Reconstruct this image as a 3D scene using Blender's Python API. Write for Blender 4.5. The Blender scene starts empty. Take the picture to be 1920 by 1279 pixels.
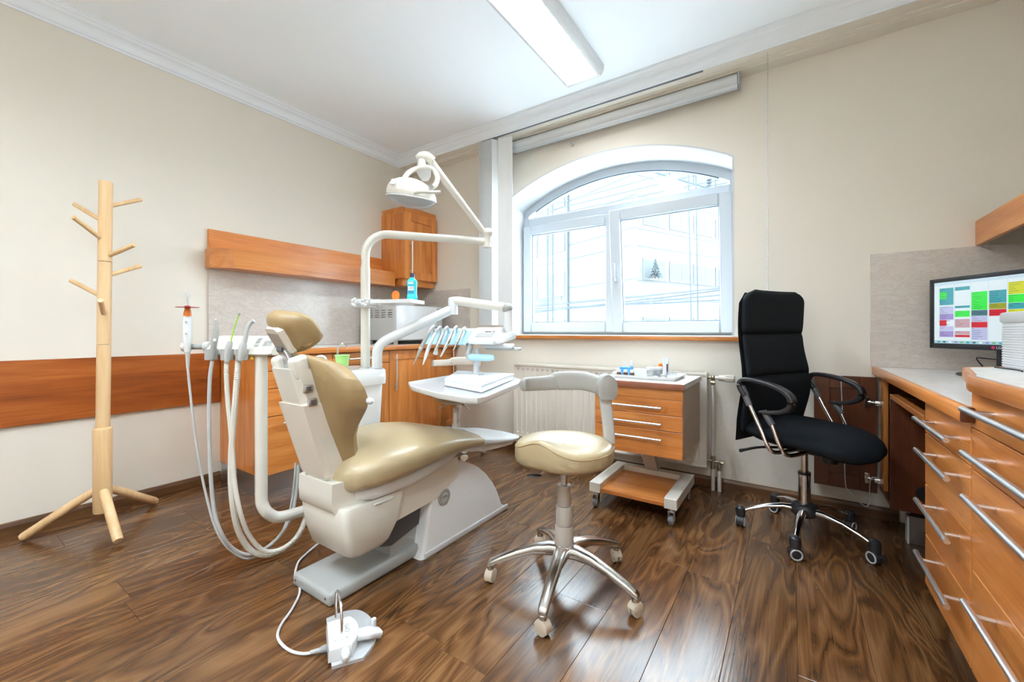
import bpy, bmesh, math, random
from mathutils import Matrix, Vector

random.seed(7)
S = bpy.context.scene
C = S.collection
PI = math.pi

# ------------------------------------------------------------------ camera
FPX, YAW, HOR, EYE = 779.0, math.radians(34.0), 620.0, 1.0
cam = bpy.data.cameras.new('camera')
cam.sensor_width = 36.0
cam.lens = FPX / 1920.0 * 36.0
cam.shift_y = -(1279 / 2.0 - HOR) / 1920.0
cam.clip_start, cam.clip_end = 0.02, 300.0
camo = bpy.data.objects.new('camera', cam)
camo.location = (0, 0, EYE)
camo.rotation_euler = (PI / 2, 0, YAW)
C.objects.link(camo)
S.camera = camo

# ------------------------------------------------------------------ world (overcast sky), exposure
w = bpy.data.worlds.new('overcast_sky')
S.world = w
w.use_nodes = True
bg = w.node_tree.nodes['Background']
bg.inputs['Color'].default_value = (0.80, 0.91, 1.0, 1)
bg.inputs['Strength'].default_value = 11.0
LAMP = 46.0                      # radiance of the ceiling luminaires' tubes
S.view_settings.view_transform = 'Standard'
S.view_settings.look = 'None'
S.view_settings.exposure = 0.82
S.view_settings.gamma = 1.0
S.view_settings.use_curve_mapping = False
S.cycles.use_denoising = True
S.cycles.use_adaptive_sampling = True
S.cycles.use_light_tree = False
S.cycles.adaptive_threshold = 0.09
S.cycles.adaptive_min_samples = 16
S.cycles.max_bounces = 8
S.cycles.diffuse_bounces = 6
S.cycles.glossy_bounces = 4
S.cycles.transparent_max_bounces = 12
S.cycles.sample_clamp_indirect = 8.0
S.cycles.caustics_reflective = False
S.cycles.caustics_refractive = False

FW = Vector((-math.sin(YAW), math.cos(YAW), 0))
RT = Vector((math.cos(YAW), math.sin(YAW), 0))
def ray(x, y):
    d = FW + RT * ((x - 960.0) / FPX)
    return Vector((d.x, d.y, -(y - HOR) / FPX))
def at(x, y, t):                 # the place seen at (x, y) of the photograph, t metres ahead
    return ray(x, y) * t + Vector((0, 0, EYE))
def onz(x, y, z):                # ... on the level z
    d = ray(x, y)
    return d * ((z - EYE) / d.z) + Vector((0, 0, EYE))
def onx(x, y, X):
    d = ray(x, y)
    return d * (X / d.x) + Vector((0, 0, EYE))

# ------------------------------------------------------------------ mesh helpers
def frame(loc=(0, 0, 0), rz=0.0):
    return Matrix.Translation(Vector(loc)) @ Matrix.Rotation(rz, 4, 'Z')

def catmull(pts, n=6):
    P = [Vector(p) for p in pts]
    if len(P) < 3:
        return P
    out = []
    Q = [P[0] * 2 - P[1]] + P + [P[-1] * 2 - P[-2]]
    for i in range(1, len(Q) - 2):
        a, b, c, d = Q[i - 1], Q[i], Q[i + 1], Q[i + 2]
        for k in range(n):
            t = k / n
            out.append(0.5 * ((2 * b) + (c - a) * t + (2 * a - 5 * b + 4 * c - d) * t * t + (3 * b - a - 3 * c + d) * t ** 3))
    out.append(P[-1])
    return out

class MB:
    def __init__(s, M=None):
        s.v, s.f, s.M = [], [], (M if M is not None else Matrix.Identity(4))
    def add(s, vs, fs):
        o = len(s.v)
        s.v += [s.M @ Vector(v) for v in vs]
        s.f += [[o + i for i in f] for f in fs]
        return s
    def box(s, x0, x1, y0, y1, z0, z1, bev=0.0, seg=2, R=None, c=None):
        bm = bmesh.new()
        bmesh.ops.create_cube(bm, size=1.0)
        sx, sy, sz = abs(x1 - x0), abs(y1 - y0), abs(z1 - z0)
        for v in bm.verts:
            v.co = Vector((v.co.x * sx, v.co.y * sy, v.co.z * sz))
        if bev > 0:
            bmesh.ops.bevel(bm, geom=bm.edges[:], offset=min(bev, .49 * min(sx, sy, sz)), segments=seg, profile=0.5, affect='EDGES')
        ctr = Vector(((x0 + x1) / 2, (y0 + y1) / 2, (z0 + z1) / 2)) if c is None else Vector(c)
        bm.verts.index_update()
        vs = [((R @ v.co) if R is not None else v.co) + ctr for v in bm.verts]
        fs = [[v.index for v in f.verts] for f in bm.faces]
        bm.free()
        return s.add(vs, fs)
    def ring(s, rings, cap0=True, cap1=True, closed=False):
        n = len(rings[0]); vs = [p for r in rings for p in r]; fs = []
        m = len(rings)
        for i in range(m if closed else m - 1):
            a, b = i * n, ((i + 1) % m) * n
            for k in range(n):
                k2 = (k + 1) % n
                fs.append([a + k, a + k2, b + k2, b + k])
        if not closed:
            if cap0: fs.append(list(range(n))[::-1])
            if cap1: fs.append([(m - 1) * n + k for k in range(n)])
        return s.add(vs, fs)
    def tube(s, pts, r, seg=10, n=0, rib=0.0, flat=None):
        P = catmull(pts, n) if n else [Vector(p) for p in pts]
        m = len(P)
        rr = r if isinstance(r, (list, tuple)) else None
        rings, up = [], None
        for i, p in enumerate(P):
            t = (P[min(i + 1, m - 1)] - P[max(i - 1, 0)])
            t = t.normalized() if t.length > 1e-9 else Vector((0, 0, 1))
            if up is None:
                up = t.orthogonal().normalized() if flat is None else (Vector((0, 0, 1)) - t * t.z).normalized()
            elif flat is not None:
                up = (Vector((0, 0, 1)) - t * t.z).normalized()
            else:
                up = (up - t * up.dot(t)).normalized()
            sd = t.cross(up)
            if rr is None: q = r
            else:
                u = i / max(1, m - 1) * (len(rr) - 1); j = min(int(u), len(rr) - 2); q = rr[j] + (rr[j + 1] - rr[j]) * (u - j)
            if rib and i % 2: q -= rib
            if flat is None:
                rings.append([p + (up * math.cos(2 * PI * k / seg) + sd * math.sin(2 * PI * k / seg)) * q for k in range(seg)])
            else:
                e = []
                for k in range(seg):
                    a = 2 * PI * k / seg; ca, sa = math.cos(a), math.sin(a)
                    pw = 0.5
                    e.append(p + up * math.copysign(abs(ca) ** pw, ca) * q + sd * math.copysign(abs(sa) ** pw, sa) * flat)
                rings.append(e)
        return s.ring(rings)
    def cyl(s, p0, p1, r0, r1=None, seg=16):
        p0, p1 = Vector(p0), Vector(p1); r1 = r0 if r1 is None else r1
        t = (p1 - p0).normalized(); up = t.orthogonal().normalized(); sd = t.cross(up)
        return s.ring([[p + (up * math.cos(2 * PI * k / seg) + sd * math.sin(2 * PI * k / seg)) * r for k in range(seg)] for p, r in ((p0, r0), (p1, r1))])
    def lathe(s, prof, c=(0, 0, 0), seg=24, ax='Z'):
        c = Vector(c); rings = []
        for r, z in prof:
            q = []
            for k in range(seg):
                a = 2 * PI * k / seg; x, y = max(r, 1e-4) * math.cos(a), max(r, 1e-4) * math.sin(a)
                q.append(c + (Vector((x, y, z)) if ax == 'Z' else Vector((z, x, y)) if ax == 'X' else Vector((y, z, x))))
            rings.append(q)
        return s.ring(rings)
    def prism(s, poly, pl, a0, a1):
        def mk(u, v, a):
            return (u, v, a) if pl == 'xy' else (a, u, v) if pl == 'yz' else (u, a, v)
        return s.ring([[mk(u, v, a0) for u, v in poly], [mk(u, v, a1) for u, v in poly]])
    def ell(s, c, rad, R=None, nu=20, nv=10, pw=1.0):
        c = Vector(c); rings = []
        for i in range(nv + 1):
            ph = -PI / 2 + PI * i / nv
            cp, sp = max(math.cos(ph), 1e-3), math.sin(ph)
            q = []
            for k in range(nu):
                a = 2 * PI * k / nu
                g = lambda t: math.copysign(abs(t) ** pw, t)
                v = Vector((rad[0] * g(cp) * g(math.cos(a)), rad[1] * g(cp) * g(math.sin(a)), rad[2] * g(sp)))
                q.append(c + (R @ v if R is not None else v))
            rings.append(q)
        return s.ring(rings)
    def torus(s, c, R0, r, ax='Z', seg=24, sg=8, a0=0, a1=2 * PI):
        pts = []
        full = abs(a1 - a0 - 2 * PI) < 1e-6
        for k in range(seg + (0 if full else 1)):
            a = a0 + (a1 - a0) * k / seg
            x, y = R0 * math.cos(a), R0 * math.sin(a)
            pts.append(Vector(c) + (Vector((x, y, 0)) if ax == 'Z' else Vector((0, x, y)) if ax == 'X' else Vector((y, 0, x))))
        if not full:
            return s.tube(pts, r, sg)
        rings = []
        for k, p in enumerate(pts):
            o = (p - Vector(c)).normalized(); z = Vector((0, 0, 1)) if ax == 'Z' else Vector((1, 0, 0)) if ax == 'X' else Vector((0, 1, 0))
            rings.append([p + (o * math.cos(2 * PI * j / sg) + z * math.sin(2 * PI * j / sg)) * r for j in range(sg)])
        return s.ring(rings, closed=True)

MW = {}
def root_of(o):
    while o.parent is not None:
        o = o.parent
    return o

def thing(name, label, cat, loc=(0, 0, 0), rz=0.0, group=None):
    o = bpy.data.objects.new(name, None)
    o.empty_display_size = 0.05
    C.objects.link(o)
    o.location = loc; o.rotation_euler = (0, 0, rz)
    o['label'] = label; o['category'] = cat
    if group: o['group'] = group
    MW[o.name] = frame(loc, rz)
    return o

def part(name, mb, m, parent=None, ang=40, label=None, loc=None, flat=False):
    """ONE mesh object; vertices are given in world space and stored relative to the thing"""
    if parent is not None:
        inv = MW[root_of(parent).name].inverted()
    else:
        if loc is None:
            lo = [min(v[i] for v in mb.v) for i in range(3)]; hi = [max(v[i] for v in mb.v) for i in range(3)]
            loc = ((lo[0] + hi[0]) / 2, (lo[1] + hi[1]) / 2, lo[2])
        inv = Matrix.Translation(Vector(loc)).inverted()
    me = bpy.data.meshes.new(name)
    me.from_pydata([tuple(inv @ v) for v in mb.v], [], mb.f)
    bm = bmesh.new(); bm.from_mesh(me)
    bmesh.ops.recalc_face_normals(bm, faces=bm.faces[:])
    bm.to_mesh(me); bm.free()
    if not flat:
        for p in me.polygons: p.use_smooth = True
        me.set_sharp_from_angle(angle=math.radians(ang))
    me.materials.append(m)
    o = bpy.data.objects.new(name, me)
    C.objects.link(o)
    if parent is not None:
        o.parent = parent
    else:
        o.location = loc
        MW[o.name] = Matrix.Translation(Vector(loc))
    if label: o['label'] = label
    return o

def single(name, label, cat, mb, m, group=None, **k):
    o = part(name, mb, m, None, **k)
    o['label'] = label; o['category'] = cat
    if group: o['group'] = group
    return o

def struct(name, mb, m, parent=None, label=None, **k):
    o = part(name, mb, m, parent, **k)
    if parent is None: o['kind'] = 'structure'
    if label: o['label'] = label
    return o

def text(name, body, size, M, m, parent, align='CENTER'):
    cu = bpy.data.curves.new(name, 'FONT')
    cu.body = body; cu.size = size; cu.align_x = align; cu.align_y = 'CENTER'; cu.extrude = 0.0003
    t = bpy.data.objects.new(name, cu)
    C.objects.link(t)
    bpy.context.view_layer.update()
    me = bpy.data.meshes.new_from_object(t.evaluated_get(bpy.context.evaluated_depsgraph_get()))
    bpy.data.objects.remove(t); bpy.data.curves.remove(cu)
    me.name = name
    me.transform(MW[root_of(parent).name].inverted() @ M)
    me.materials.clear(); me.materials.append(m)
    o = bpy.data.objects.new(name, me)
    C.objects.link(o); o.parent = parent
    return o

def basis(o, x, y):              # matrix from an origin and two in-plane directions
    x = Vector(x).normalized(); y = Vector(y); y = (y - x * x.dot(y)).normalized(); z = x.cross(y)
    M = Matrix((x, y, z)).transposed().to_4x4(); M.translation = Vector(o)
    return M

# ------------------------------------------------------------------ materials
MATS = {}
def mat(name, col=(.8, .8, .8), rough=.5, metal=0.0, spec=.5, coat=0.0, emit=None, es=0.0, bump=0.0, bscale=200.0, trans=0.0, alpha=1.0, var=0.0, vscale=4.0):
    m = bpy.data.materials.new(name); m.use_nodes = True
    nt = m.node_tree; b = nt.nodes['Principled BSDF']
    b.inputs['Base Color'].default_value = (*col, 1)
    b.inputs['Roughness'].default_value = rough
    b.inputs['Metallic'].default_value = metal
    b.inputs['Specular IOR Level'].default_value = spec
    b.inputs['Coat Weight'].default_value = coat
    b.inputs['Coat Roughness'].default_value = .08
    b.inputs['Transmission Weight'].default_value = trans
    b.inputs['Alpha'].default_value = alpha
    if emit:
        b.inputs['Emission Color'].default_value = (*emit, 1); b.inputs['Emission Strength'].default_value = es
    MATS[name] = m
    if not bump and not var:
        return m
    tc = nt.nodes.new('ShaderNodeTexCoord')
    if bump:
        nz = nt.nodes.new('ShaderNodeTexNoise'); nz.inputs['Scale'].default_value = bscale; nz.inputs['Detail'].default_value = 2
        nt.links.new(tc.outputs['Object'], nz.inputs['Vector'])
        bp = nt.nodes.new('ShaderNodeBump'); bp.inputs['Strength'].default_value = bump; bp.inputs['Distance'].default_value = .002
        nt.links.new(nz.outputs['Fac'], bp.inputs['Height']); nt.links.new(bp.outputs['Normal'], b.inputs['Normal'])
    if not var:
        return m
    nv = nt.nodes.new('ShaderNodeTexNoise'); nv.inputs['Scale'].default_value = vscale; nv.inputs['Detail'].default_value = 2
    nt.links.new(tc.outputs['Object'], nv.inputs['Vector'])
    hs = nt.nodes.new('ShaderNodeHueSaturation'); hs.inputs['Color'].default_value = (*col, 1)
    mr = nt.nodes.new('ShaderNodeMapRange'); v = var
    mr.inputs['To Min'].default_value = 1 - v; mr.inputs['To Max'].default_value = 1 + v
    nt.links.new(nv.outputs['Fac'], mr.inputs['Value']); nt.links.new(mr.outputs['Result'], hs.inputs['Value'])
    nt.links.new(hs.outputs['Color'], b.inputs['Base Color'])
    MATS[name] = m
    return m

def ramp(nt, cols):
    r = nt.nodes.new('ShaderNodeValToRGB'); e = r.color_ramp.elements
    while len(e) < len(cols): e.new(0.5)
    for k, (p, c) in enumerate(cols):
        e[k].position = p; e[k].color = (*c, 1)
    return r

def wood(name, axis, cols, rough=.30, coat=.15, scale=1.0, figure=.35, rnd=0.12):
    """veneer: fine fibres along `axis`, wide soft bands across it"""
    m = bpy.data.materials.new(name); m.use_nodes = True
    nt = m.node_tree; b = nt.nodes['Principled BSDF']; L = nt.links.new
    tc = nt.nodes.new('ShaderNodeTexCoord'); oi = nt.nodes.new('ShaderNodeObjectInfo')
    ad = nt.nodes.new('ShaderNodeVectorMath'); ad.operation = 'MULTIPLY_ADD'
    cb = nt.nodes.new('ShaderNodeCombineXYZ')
    for k in range(3): L(oi.outputs['Random'], cb.inputs[k])
    ad.inputs[1].default_value = (37.0, 53.0, 71.0)
    L(cb.outputs['Vector'], ad.inputs[0]); L(tc.outputs['Object'], ad.inputs[2])
    def nz(al, ac, det, dist=0.0):
        mp = nt.nodes.new('ShaderNodeMapping'); s = [ac * scale] * 3; s['xyz'.index(axis)] = al * scale
        mp.inputs['Scale'].default_value = s
        L(ad.outputs['Vector'], mp.inputs['Vector'])
        n = nt.nodes.new('ShaderNodeTexNoise'); n.inputs['Scale'].default_value = 1.0; n.inputs['Detail'].default_value = det; n.inputs['Distortion'].default_value = dist
        L(mp.outputs['Vector'], n.inputs['Vector'])
        return n
    a = nz(1.6, 16, 4, .6); f = nz(5, 150, 3, .2)
    mx = nt.nodes.new('ShaderNodeMix'); mx.data_type = 'FLOAT'; mx.inputs[0].default_value = figure
    L(a.outputs['Fac'], mx.inputs[2]); L(f.outputs['Fac'], mx.inputs[3])
    r = ramp(nt, cols)
    L(mx.outputs[0], r.inputs['Fac'])
    hs = nt.nodes.new('ShaderNodeHueSaturation'); mr = nt.nodes.new('ShaderNodeMapRange')
    mr.inputs['To Min'].default_value = 1 - rnd; mr.inputs['To Max'].default_value = 1 + rnd
    L(oi.outputs['Random'], mr.inputs['Value']); L(mr.outputs['Result'], hs.inputs['Value']); L(r.outputs['Color'], hs.inputs['Color'])
    L(hs.outputs['Color'], b.inputs['Base Color'])
    b.inputs['Roughness'].default_value = rough; b.inputs['Coat Weight'].default_value = coat; b.inputs['Coat Roughness'].default_value = .12
    bp = nt.nodes.new('ShaderNodeBump'); bp.inputs['Strength'].default_value = .06; bp.inputs['Distance'].default_value = .001
    L(f.outputs['Fac'], bp.inputs['Height']); L(bp.outputs['Normal'], b.inputs['Normal'])
    MATS[name] = m
    return m

CH = [(.30, (.40, .115, .021)), (.5, (.58, .200, .042)), (.72, (.72, .305, .085))]
cherry_y = wood('cherry_veneer_along', 'y', CH)
cherry_x = wood('cherry_veneer_across', 'x', CH)
cherry_z = wood('cherry_veneer_upright', 'z', CH)
RL = [(.30, (.20, .042, .006)), (.5, (.33, .080, .012)), (.72, (.46, .145, .028))]
rail_w = wood('wall_rail_veneer', 'y', RL, figure=.25)
MH = [(.3, (.075, .018, .006)), (.55, (.115, .032, .011)), (.75, (.165, .052, .018))]  # dark wood, taken darker still to carry the shade under the desk
mahog_z = wood('shade_darkened_mahogany_upright', 'z', MH, rough=.35)
mahog_x = wood('shade_darkened_mahogany_across', 'x', MH, rough=.35)
BE = [(.3, (.60, .38, .18)), (.5, (.72, .48, .25)), (.75, (.80, .58, .34))]
beech = wood('pale_beech', 'z', BE, rough=.42, coat=.05, rnd=.05)
FL = [(.28, (.050, .018, .005)), (.42, (.088, .035, .011)), (.55, (.138, .060, .020)), (.72, (.225, .110, .043))]

def plank_material():
    m = bpy.data.materials.new('walnut_laminate'); m.use_nodes = True
    nt = m.node_tree; b = nt.nodes['Principled BSDF']; L = nt.links.new
    tc = nt.nodes.new('ShaderNodeTexCoord'); oi = nt.nodes.new('ShaderNodeObjectInfo')
    cb = nt.nodes.new('ShaderNodeCombineXYZ')
    for k in range(3): L(oi.outputs['Random'], cb.inputs[k])
    ad = nt.nodes.new('ShaderNodeVectorMath'); ad.operation = 'MULTIPLY_ADD'; ad.inputs[1].default_value = (91, 57, 33)
    L(cb.outputs['Vector'], ad.inputs[0]); L(tc.outputs['Object'], ad.inputs[2])
    def mapped(s):
        mp = nt.nodes.new('ShaderNodeMapping'); mp.inputs['Scale'].default_value = s; L(ad.outputs['Vector'], mp.inputs['Vector']); return mp
    # growth-ring figure: distorted bands bent by a slow noise
    n0 = nt.nodes.new('ShaderNodeTexNoise'); n0.inputs['Scale'].default_value = 1; n0.inputs['Detail'].default_value = 2; n0.inputs['Distortion'].default_value = .8
    L(mapped((5.5, 1.1, 1)).outputs['Vector'], n0.inputs['Vector'])
    mu = nt.nodes.new('ShaderNodeMath'); mu.operation = 'MULTIPLY'; mu.inputs[1].default_value = 22.0; L(n0.outputs['Fac'], mu.inputs[0])
    fr = nt.nodes.new('ShaderNodeMath'); fr.operation = 'PINGPONG'; fr.inputs[1].default_value = 1.0; L(mu.outputs[0], fr.inputs[0])
    n1 = nt.nodes.new('ShaderNodeTexNoise'); n1.inputs['Scale'].default_value = 1; n1.inputs['Detail'].default_value = 5
    L(mapped((170, 5.0, 1)).outputs['Vector'], n1.inputs['Vector'])
    n2 = nt.nodes.new('ShaderNodeTexNoise'); n2.inputs['Scale'].default_value = 1; n2.inputs['Detail'].default_value = 3
    L(mapped((9, 1.6, 1)).outputs['Vector'], n2.inputs['Vector'])
    m1 = nt.nodes.new('ShaderNodeMix'); m1.data_type = 'FLOAT'; m1.inputs[0].default_value = .62
    L(fr.outputs[0], m1.inputs[2]); L(n1.outputs['Fac'], m1.inputs[3])
    m2 = nt.nodes.new('ShaderNodeMix'); m2.data_type = 'FLOAT'; m2.inputs[0].default_value = .42
    L(m1.outputs[0], m2.inputs[2]); L(n2.outputs['Fac'], m2.inputs[3])
    r = ramp(nt, FL); L(m2.outputs[0], r.inputs['Fac'])
    # knots
    vo = nt.nodes.new('ShaderNodeTexVoronoi'); vo.inputs['Scale'].default_value = 1
    L(mapped((6.5, 1.9, 1)).outputs['Vector'], vo.inputs['Vector'])
    kr = nt.nodes.new('ShaderNodeMapRange'); kr.inputs['From Min'].default_value = .03; kr.inputs['From Max'].default_value = .16; kr.inputs['To Min'].default_value = .45; kr.inputs['To Max'].default_value = 1.0
    L(vo.outputs['Distance'], kr.inputs['Value'])
    hs = nt.nodes.new('ShaderNodeHueSaturation'); mr = nt.nodes.new('ShaderNodeMapRange')
    mr.inputs['To Min'].default_value = .84; mr.inputs['To Max'].default_value = 1.16
    L(oi.outputs['Random'], mr.inputs['Value'])
    mv = nt.nodes.new('ShaderNodeMath'); mv.operation = 'MULTIPLY'; L(mr.outputs['Result'], mv.inputs[0]); L(kr.outputs['Result'], mv.inputs[1])
    L(mv.outputs[0], hs.inputs['Value']); L(r.outputs['Color'], hs.inputs['Color'])
    L(hs.outputs['Color'], b.inputs['Base Color'])
    b.inputs['Roughness'].default_value = .23; b.inputs['Specular IOR Level'].default_value = .75
    bp = nt.nodes.new('ShaderNodeBump'); bp.inputs['Strength'].default_value = .25; bp.inputs['Distance'].default_value = .0012
    L(n1.outputs['Fac'], bp.inputs['Height']); L(bp.outputs['Normal'], b.inputs['Normal'])
    return m
plank_m = plank_material()

def marble(name, base, vein, rough=.3):
    m = bpy.data.materials.new(name); m.use_nodes = True
    nt = m.node_tree; b = nt.nodes['Principled BSDF']; L = nt.links.new
    tc = nt.nodes.new('ShaderNodeTexCoord')
    mp = nt.nodes.new('ShaderNodeMapping'); mp.inputs['Scale'].default_value = (9, 9, 22); mp.inputs['Rotation'].default_value = (.3, .25, .2)
    L(tc.outputs['Object'], mp.inputs['Vector'])
    n = nt.nodes.new('ShaderNodeTexNoise'); n.inputs['Scale'].default_value = 1.2; n.inputs['Detail'].default_value = 10; n.inputs['Roughness'].default_value = .72; n.inputs['Distortion'].default_value = .4
    L(mp.outputs['Vector'], n.inputs['Vector'])
    mid = tuple((base[k] * .6 + vein[k] * .4) for k in range(3))
    r = ramp(nt, [(.25, mid), (.46, base), (.495, vein), (.525, base), (.75, tuple(min(1, base[k] * 1.07) for k in range(3)))])
    L(n.outputs['Fac'], r.inputs['Fac']); L(r.outputs['Color'], b.inputs['Base Color'])
    b.inputs['Roughness'].default_value = rough
    MATS[name] = m
    return m
splash_m = marble('pink_veined_laminate', (.62, .56, .51), (.54, .46, .41), rough=.22)
top_m = marble('pale_laminate_top', (.72, .68, .64), (.62, .57, .53), rough=.30)

wall_m = mat('beige_wall_paint', (.77, .72, .635), .75, bump=.12, bscale=350, var=.02, vscale=1.5)
ceil_m = mat('white_ceiling_paint', (.92, .965, 1.0), .85, bump=.05, bscale=300)
white_plaster = mat('white_plaster', (.62, .63, .64), .8)
cornice_m = mat('white_stucco', (.86, .90, .94), .6)
skirt_m = wood('walnut_skirting', 'y', FL, rough=.4, coat=.0, figure=.4)
skirtx_m = wood('walnut_skirting_across', 'x', FL, rough=.4, coat=.0, figure=.4)
upvc = mat('white_window_plastic', (.51, .545, .58), .3)
rubber = mat('dark_seal_rubber', (.10, .16, .20), .5)
steel = mat('brushed_steel', (.62, .62, .64), .32, metal=1.0)
satin = mat('satin_bar_handle', (.80, .80, .82), .33, metal=1.0)
chrome = mat('polished_chrome', (.80, .80, .82), .10, metal=1.0)
alu = mat('polished_aluminium', (.72, .71, .69), .20, metal=1.0)
brass = mat('tarnished_brass', (.42, .36, .26), .4, metal=.9)
whitep = mat('white_gloss_plastic', (.72, .73, .74), .22, coat=.2)
ivory = mat('ivory_enamel', (.70, .67, .60), .28, coat=.2)
enamel = mat('bright_white_enamel', (.86, .87, .88), .20, coat=.3)
cream = mat('cream_plastic', (.74, .68, .60), .34, coat=.1)
greyp = mat('grey_plastic', (.36, .355, .335), .42)
lgrey = mat('light_grey_plastic', (.50, .50, .49), .38)
dgrey = mat('dark_grey_plastic', (.10, .10, .11), .45)
taupe = mat('taupe_plastic', (.42, .37, .32), .42)
beigep = mat('beige_caster_plastic', (.52, .44, .34), .42)
plate_m = mat('grey_painted_steel', (.40, .41, .40), .38)
black = mat('black_plastic', (.022, .022, .025), .38)
blackm = mat('matt_black', (.012, .012, .014), .6)
fabric = mat('black_mesh_fabric', (.010, .013, .017), .85, spec=.2, bump=.6, bscale=900)
leather = mat('beige_leatherette_shaded', (.34, .235, .112), .36, spec=.5, bump=.18, bscale=700)  # same leather as the seat, darkened to carry the backrest's shade
leather_l = mat('beige_leatherette_lit', (.42, .33, .195), .30, spec=.5, bump=.12, bscale=700)  # the same leather in its lit, paler tone
radw = mat('radiator_enamel', (.78, .73, .65), .35)
pipew = mat('painted_pipe', (.70, .66, .62), .4)
bluep = mat('pale_blue_silicone', (.40, .64, .74), .4)
greenc = mat('green_cup_plastic', (.45, .88, .30), .35)
orange = mat('orange_plastic', (.72, .17, .01), .25)
redp = mat('red_plastic', (.40, .03, .02), .35)
limep = mat('lime_plastic', (.36, .62, .06), .35)
mouth = mat('turquoise_liquid', (.02, .55, .66), .12, coat=.5)
labelw = mat('white_label', (.70, .73, .75), .4)
amber = mat('amber_glass', (.11, .045, .012), .1, coat=.5)
dkgreen = mat('dark_green_plastic', (.03, .16, .09), .4)
bluebox = mat('blue_card', (.08, .34, .66), .45)
clearp = mat('clear_plastic', (.78, .82, .85), .12, trans=.55)
silver = mat('silver_print', (.45, .47, .50), .3, metal=.6)
ink = mat('grey_ink', (.16, .16, .18), .5)
inkdark = mat('dark_ink', (.03, .03, .04), .5)
fabricw = mat('white_blind_fabric', (.74, .74, .73), .8, bump=.2, bscale=500)
rollm = mat('grey_white_roller_fabric', (.66, .68, .70), .7)
vent = mat('dark_slot', (.16, .15, .14), .6)
warnm = mat('yellow_sticker', (.75, .55, .05), .5)
lampem = mat('fluorescent_tube', (.9, .9, .9), .5, emit=(.76, .89, 1.0), es=LAMP)
reflm = mat('white_reflector', (.88, .88, .87), .35)
mirror = mat('lamp_reflector', (.75, .75, .76), .12, metal=1.0)

def glass_material():
    m = bpy.data.materials.new('window_glass'); m.use_nodes = True
    nt = m.node_tree
    for n in list(nt.nodes):
        if n.type != 'OUTPUT_MATERIAL': nt.nodes.remove(n)
    out = [n for n in nt.nodes if n.type == 'OUTPUT_MATERIAL'][0]
    tr = nt.nodes.new('ShaderNodeBsdfTransparent'); tr.inputs['Color'].default_value = (.93, .97, .98, 1)
    gl = nt.nodes.new('ShaderNodeBsdfGlossy'); gl.inputs['Roughness'].default_value = .02
    mx = nt.nodes.new('ShaderNodeMixShader'); mx.inputs['Fac'].default_value = .06
    nt.links.new(tr.outputs[0], mx.inputs[1]); nt.links.new(gl.outputs[0], mx.inputs[2]); nt.links.new(mx.outputs[0], out.inputs['Surface'])
    return m
glass = glass_material()
# ------------------------------------------------------------------ room shell
XL, XR, YB, YF, ZC = -3.17, 0.95, 2.93, -1.30, 2.68
WT = 0.45                                            # window wall thickness
WX0, WX1, WZ0 = -2.06, -0.30, 0.965                  # window opening
ACX, ACZ, AR = -1.18, 0.578, 1.755                   # arch circle
def arch(x, r=AR): return ACZ + math.sqrt(max(0, r * r - (x - ACX) ** 2))

floor = struct('floor', MB().box(XL - .1, XR + .1, YF - .1, YB + .1, -.12, -.009), skirt_m, flat=True)
PW, PL = (XR - XL) / 22.0, 1.285
cache = {}
for i in range(22):
    x0 = XL + i * PW
    y = YF - ((i * 0.437 + (i % 3) * .21) % 1.0) * PL
    while y < YB:
        a, b = max(y, YF), min(y + PL, YB)
        y += PL
        if b - a < .03: continue
        key = round(b - a, 3)
        if key not in cache:
            o = part('plank', MB().box(-PW / 2 + .0004, PW / 2 - .0004, -(b - a) / 2 + .0004, (b - a) / 2 - .0004, -.009, 0, bev=.0008, seg=1), plank_m, floor, flat=True)
            o.data.transform(Matrix.Translation(-Vector(MW[floor.name].inverted().translation)))
            cache[key] = o.data
        else:
            o = bpy.data.objects.new('plank', cache[key]); C.objects.link(o); o.parent = floor
        o.location = MW[floor.name].inverted() @ Vector((x0 + PW / 2, (a + b) / 2, 0))

struct('ceiling', MB().box(XL - .1, XR + .1, YF - .1, YB + .1, ZC, ZC + .1), ceil_m, flat=True)
struct('wall_left', MB().box(XL - .15, XL, YF - .1, YB + WT, -.12, ZC + .1), wall_m, flat=True)
struct('wall_right', MB().box(XR, XR + .15, YF - .1, YB + WT, -.12, ZC + .1), wall_m, flat=True)
struct('wall_front', MB().box(XL - .15, XR + .15, YF - .2, YF, -.12, ZC + .1), wall_m, flat=True)

# window wall with its arched opening
mb = MB()
mb.box(XL - .05, XR + .05, YB, YB + WT, -.12, WZ0)
mb.box(XL - .05, WX0, YB, YB + WT, WZ0, ZC + .1)
mb.box(WX1, XR + .05, YB, YB + WT, WZ0, ZC + .1)
N = 40
for k in range(N):
    xa, xb = WX0 + (WX1 - WX0) * k / N, WX0 + (WX1 - WX0) * (k + 1) / N
    mb.prism([(xa, arch(xa)), (xb, arch(xb)), (xb, ZC + .1), (xa, ZC + .1)], 'xz', YB, YB + WT)
wall_back = struct('wall_back', mb, wall_m, flat=True)
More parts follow.
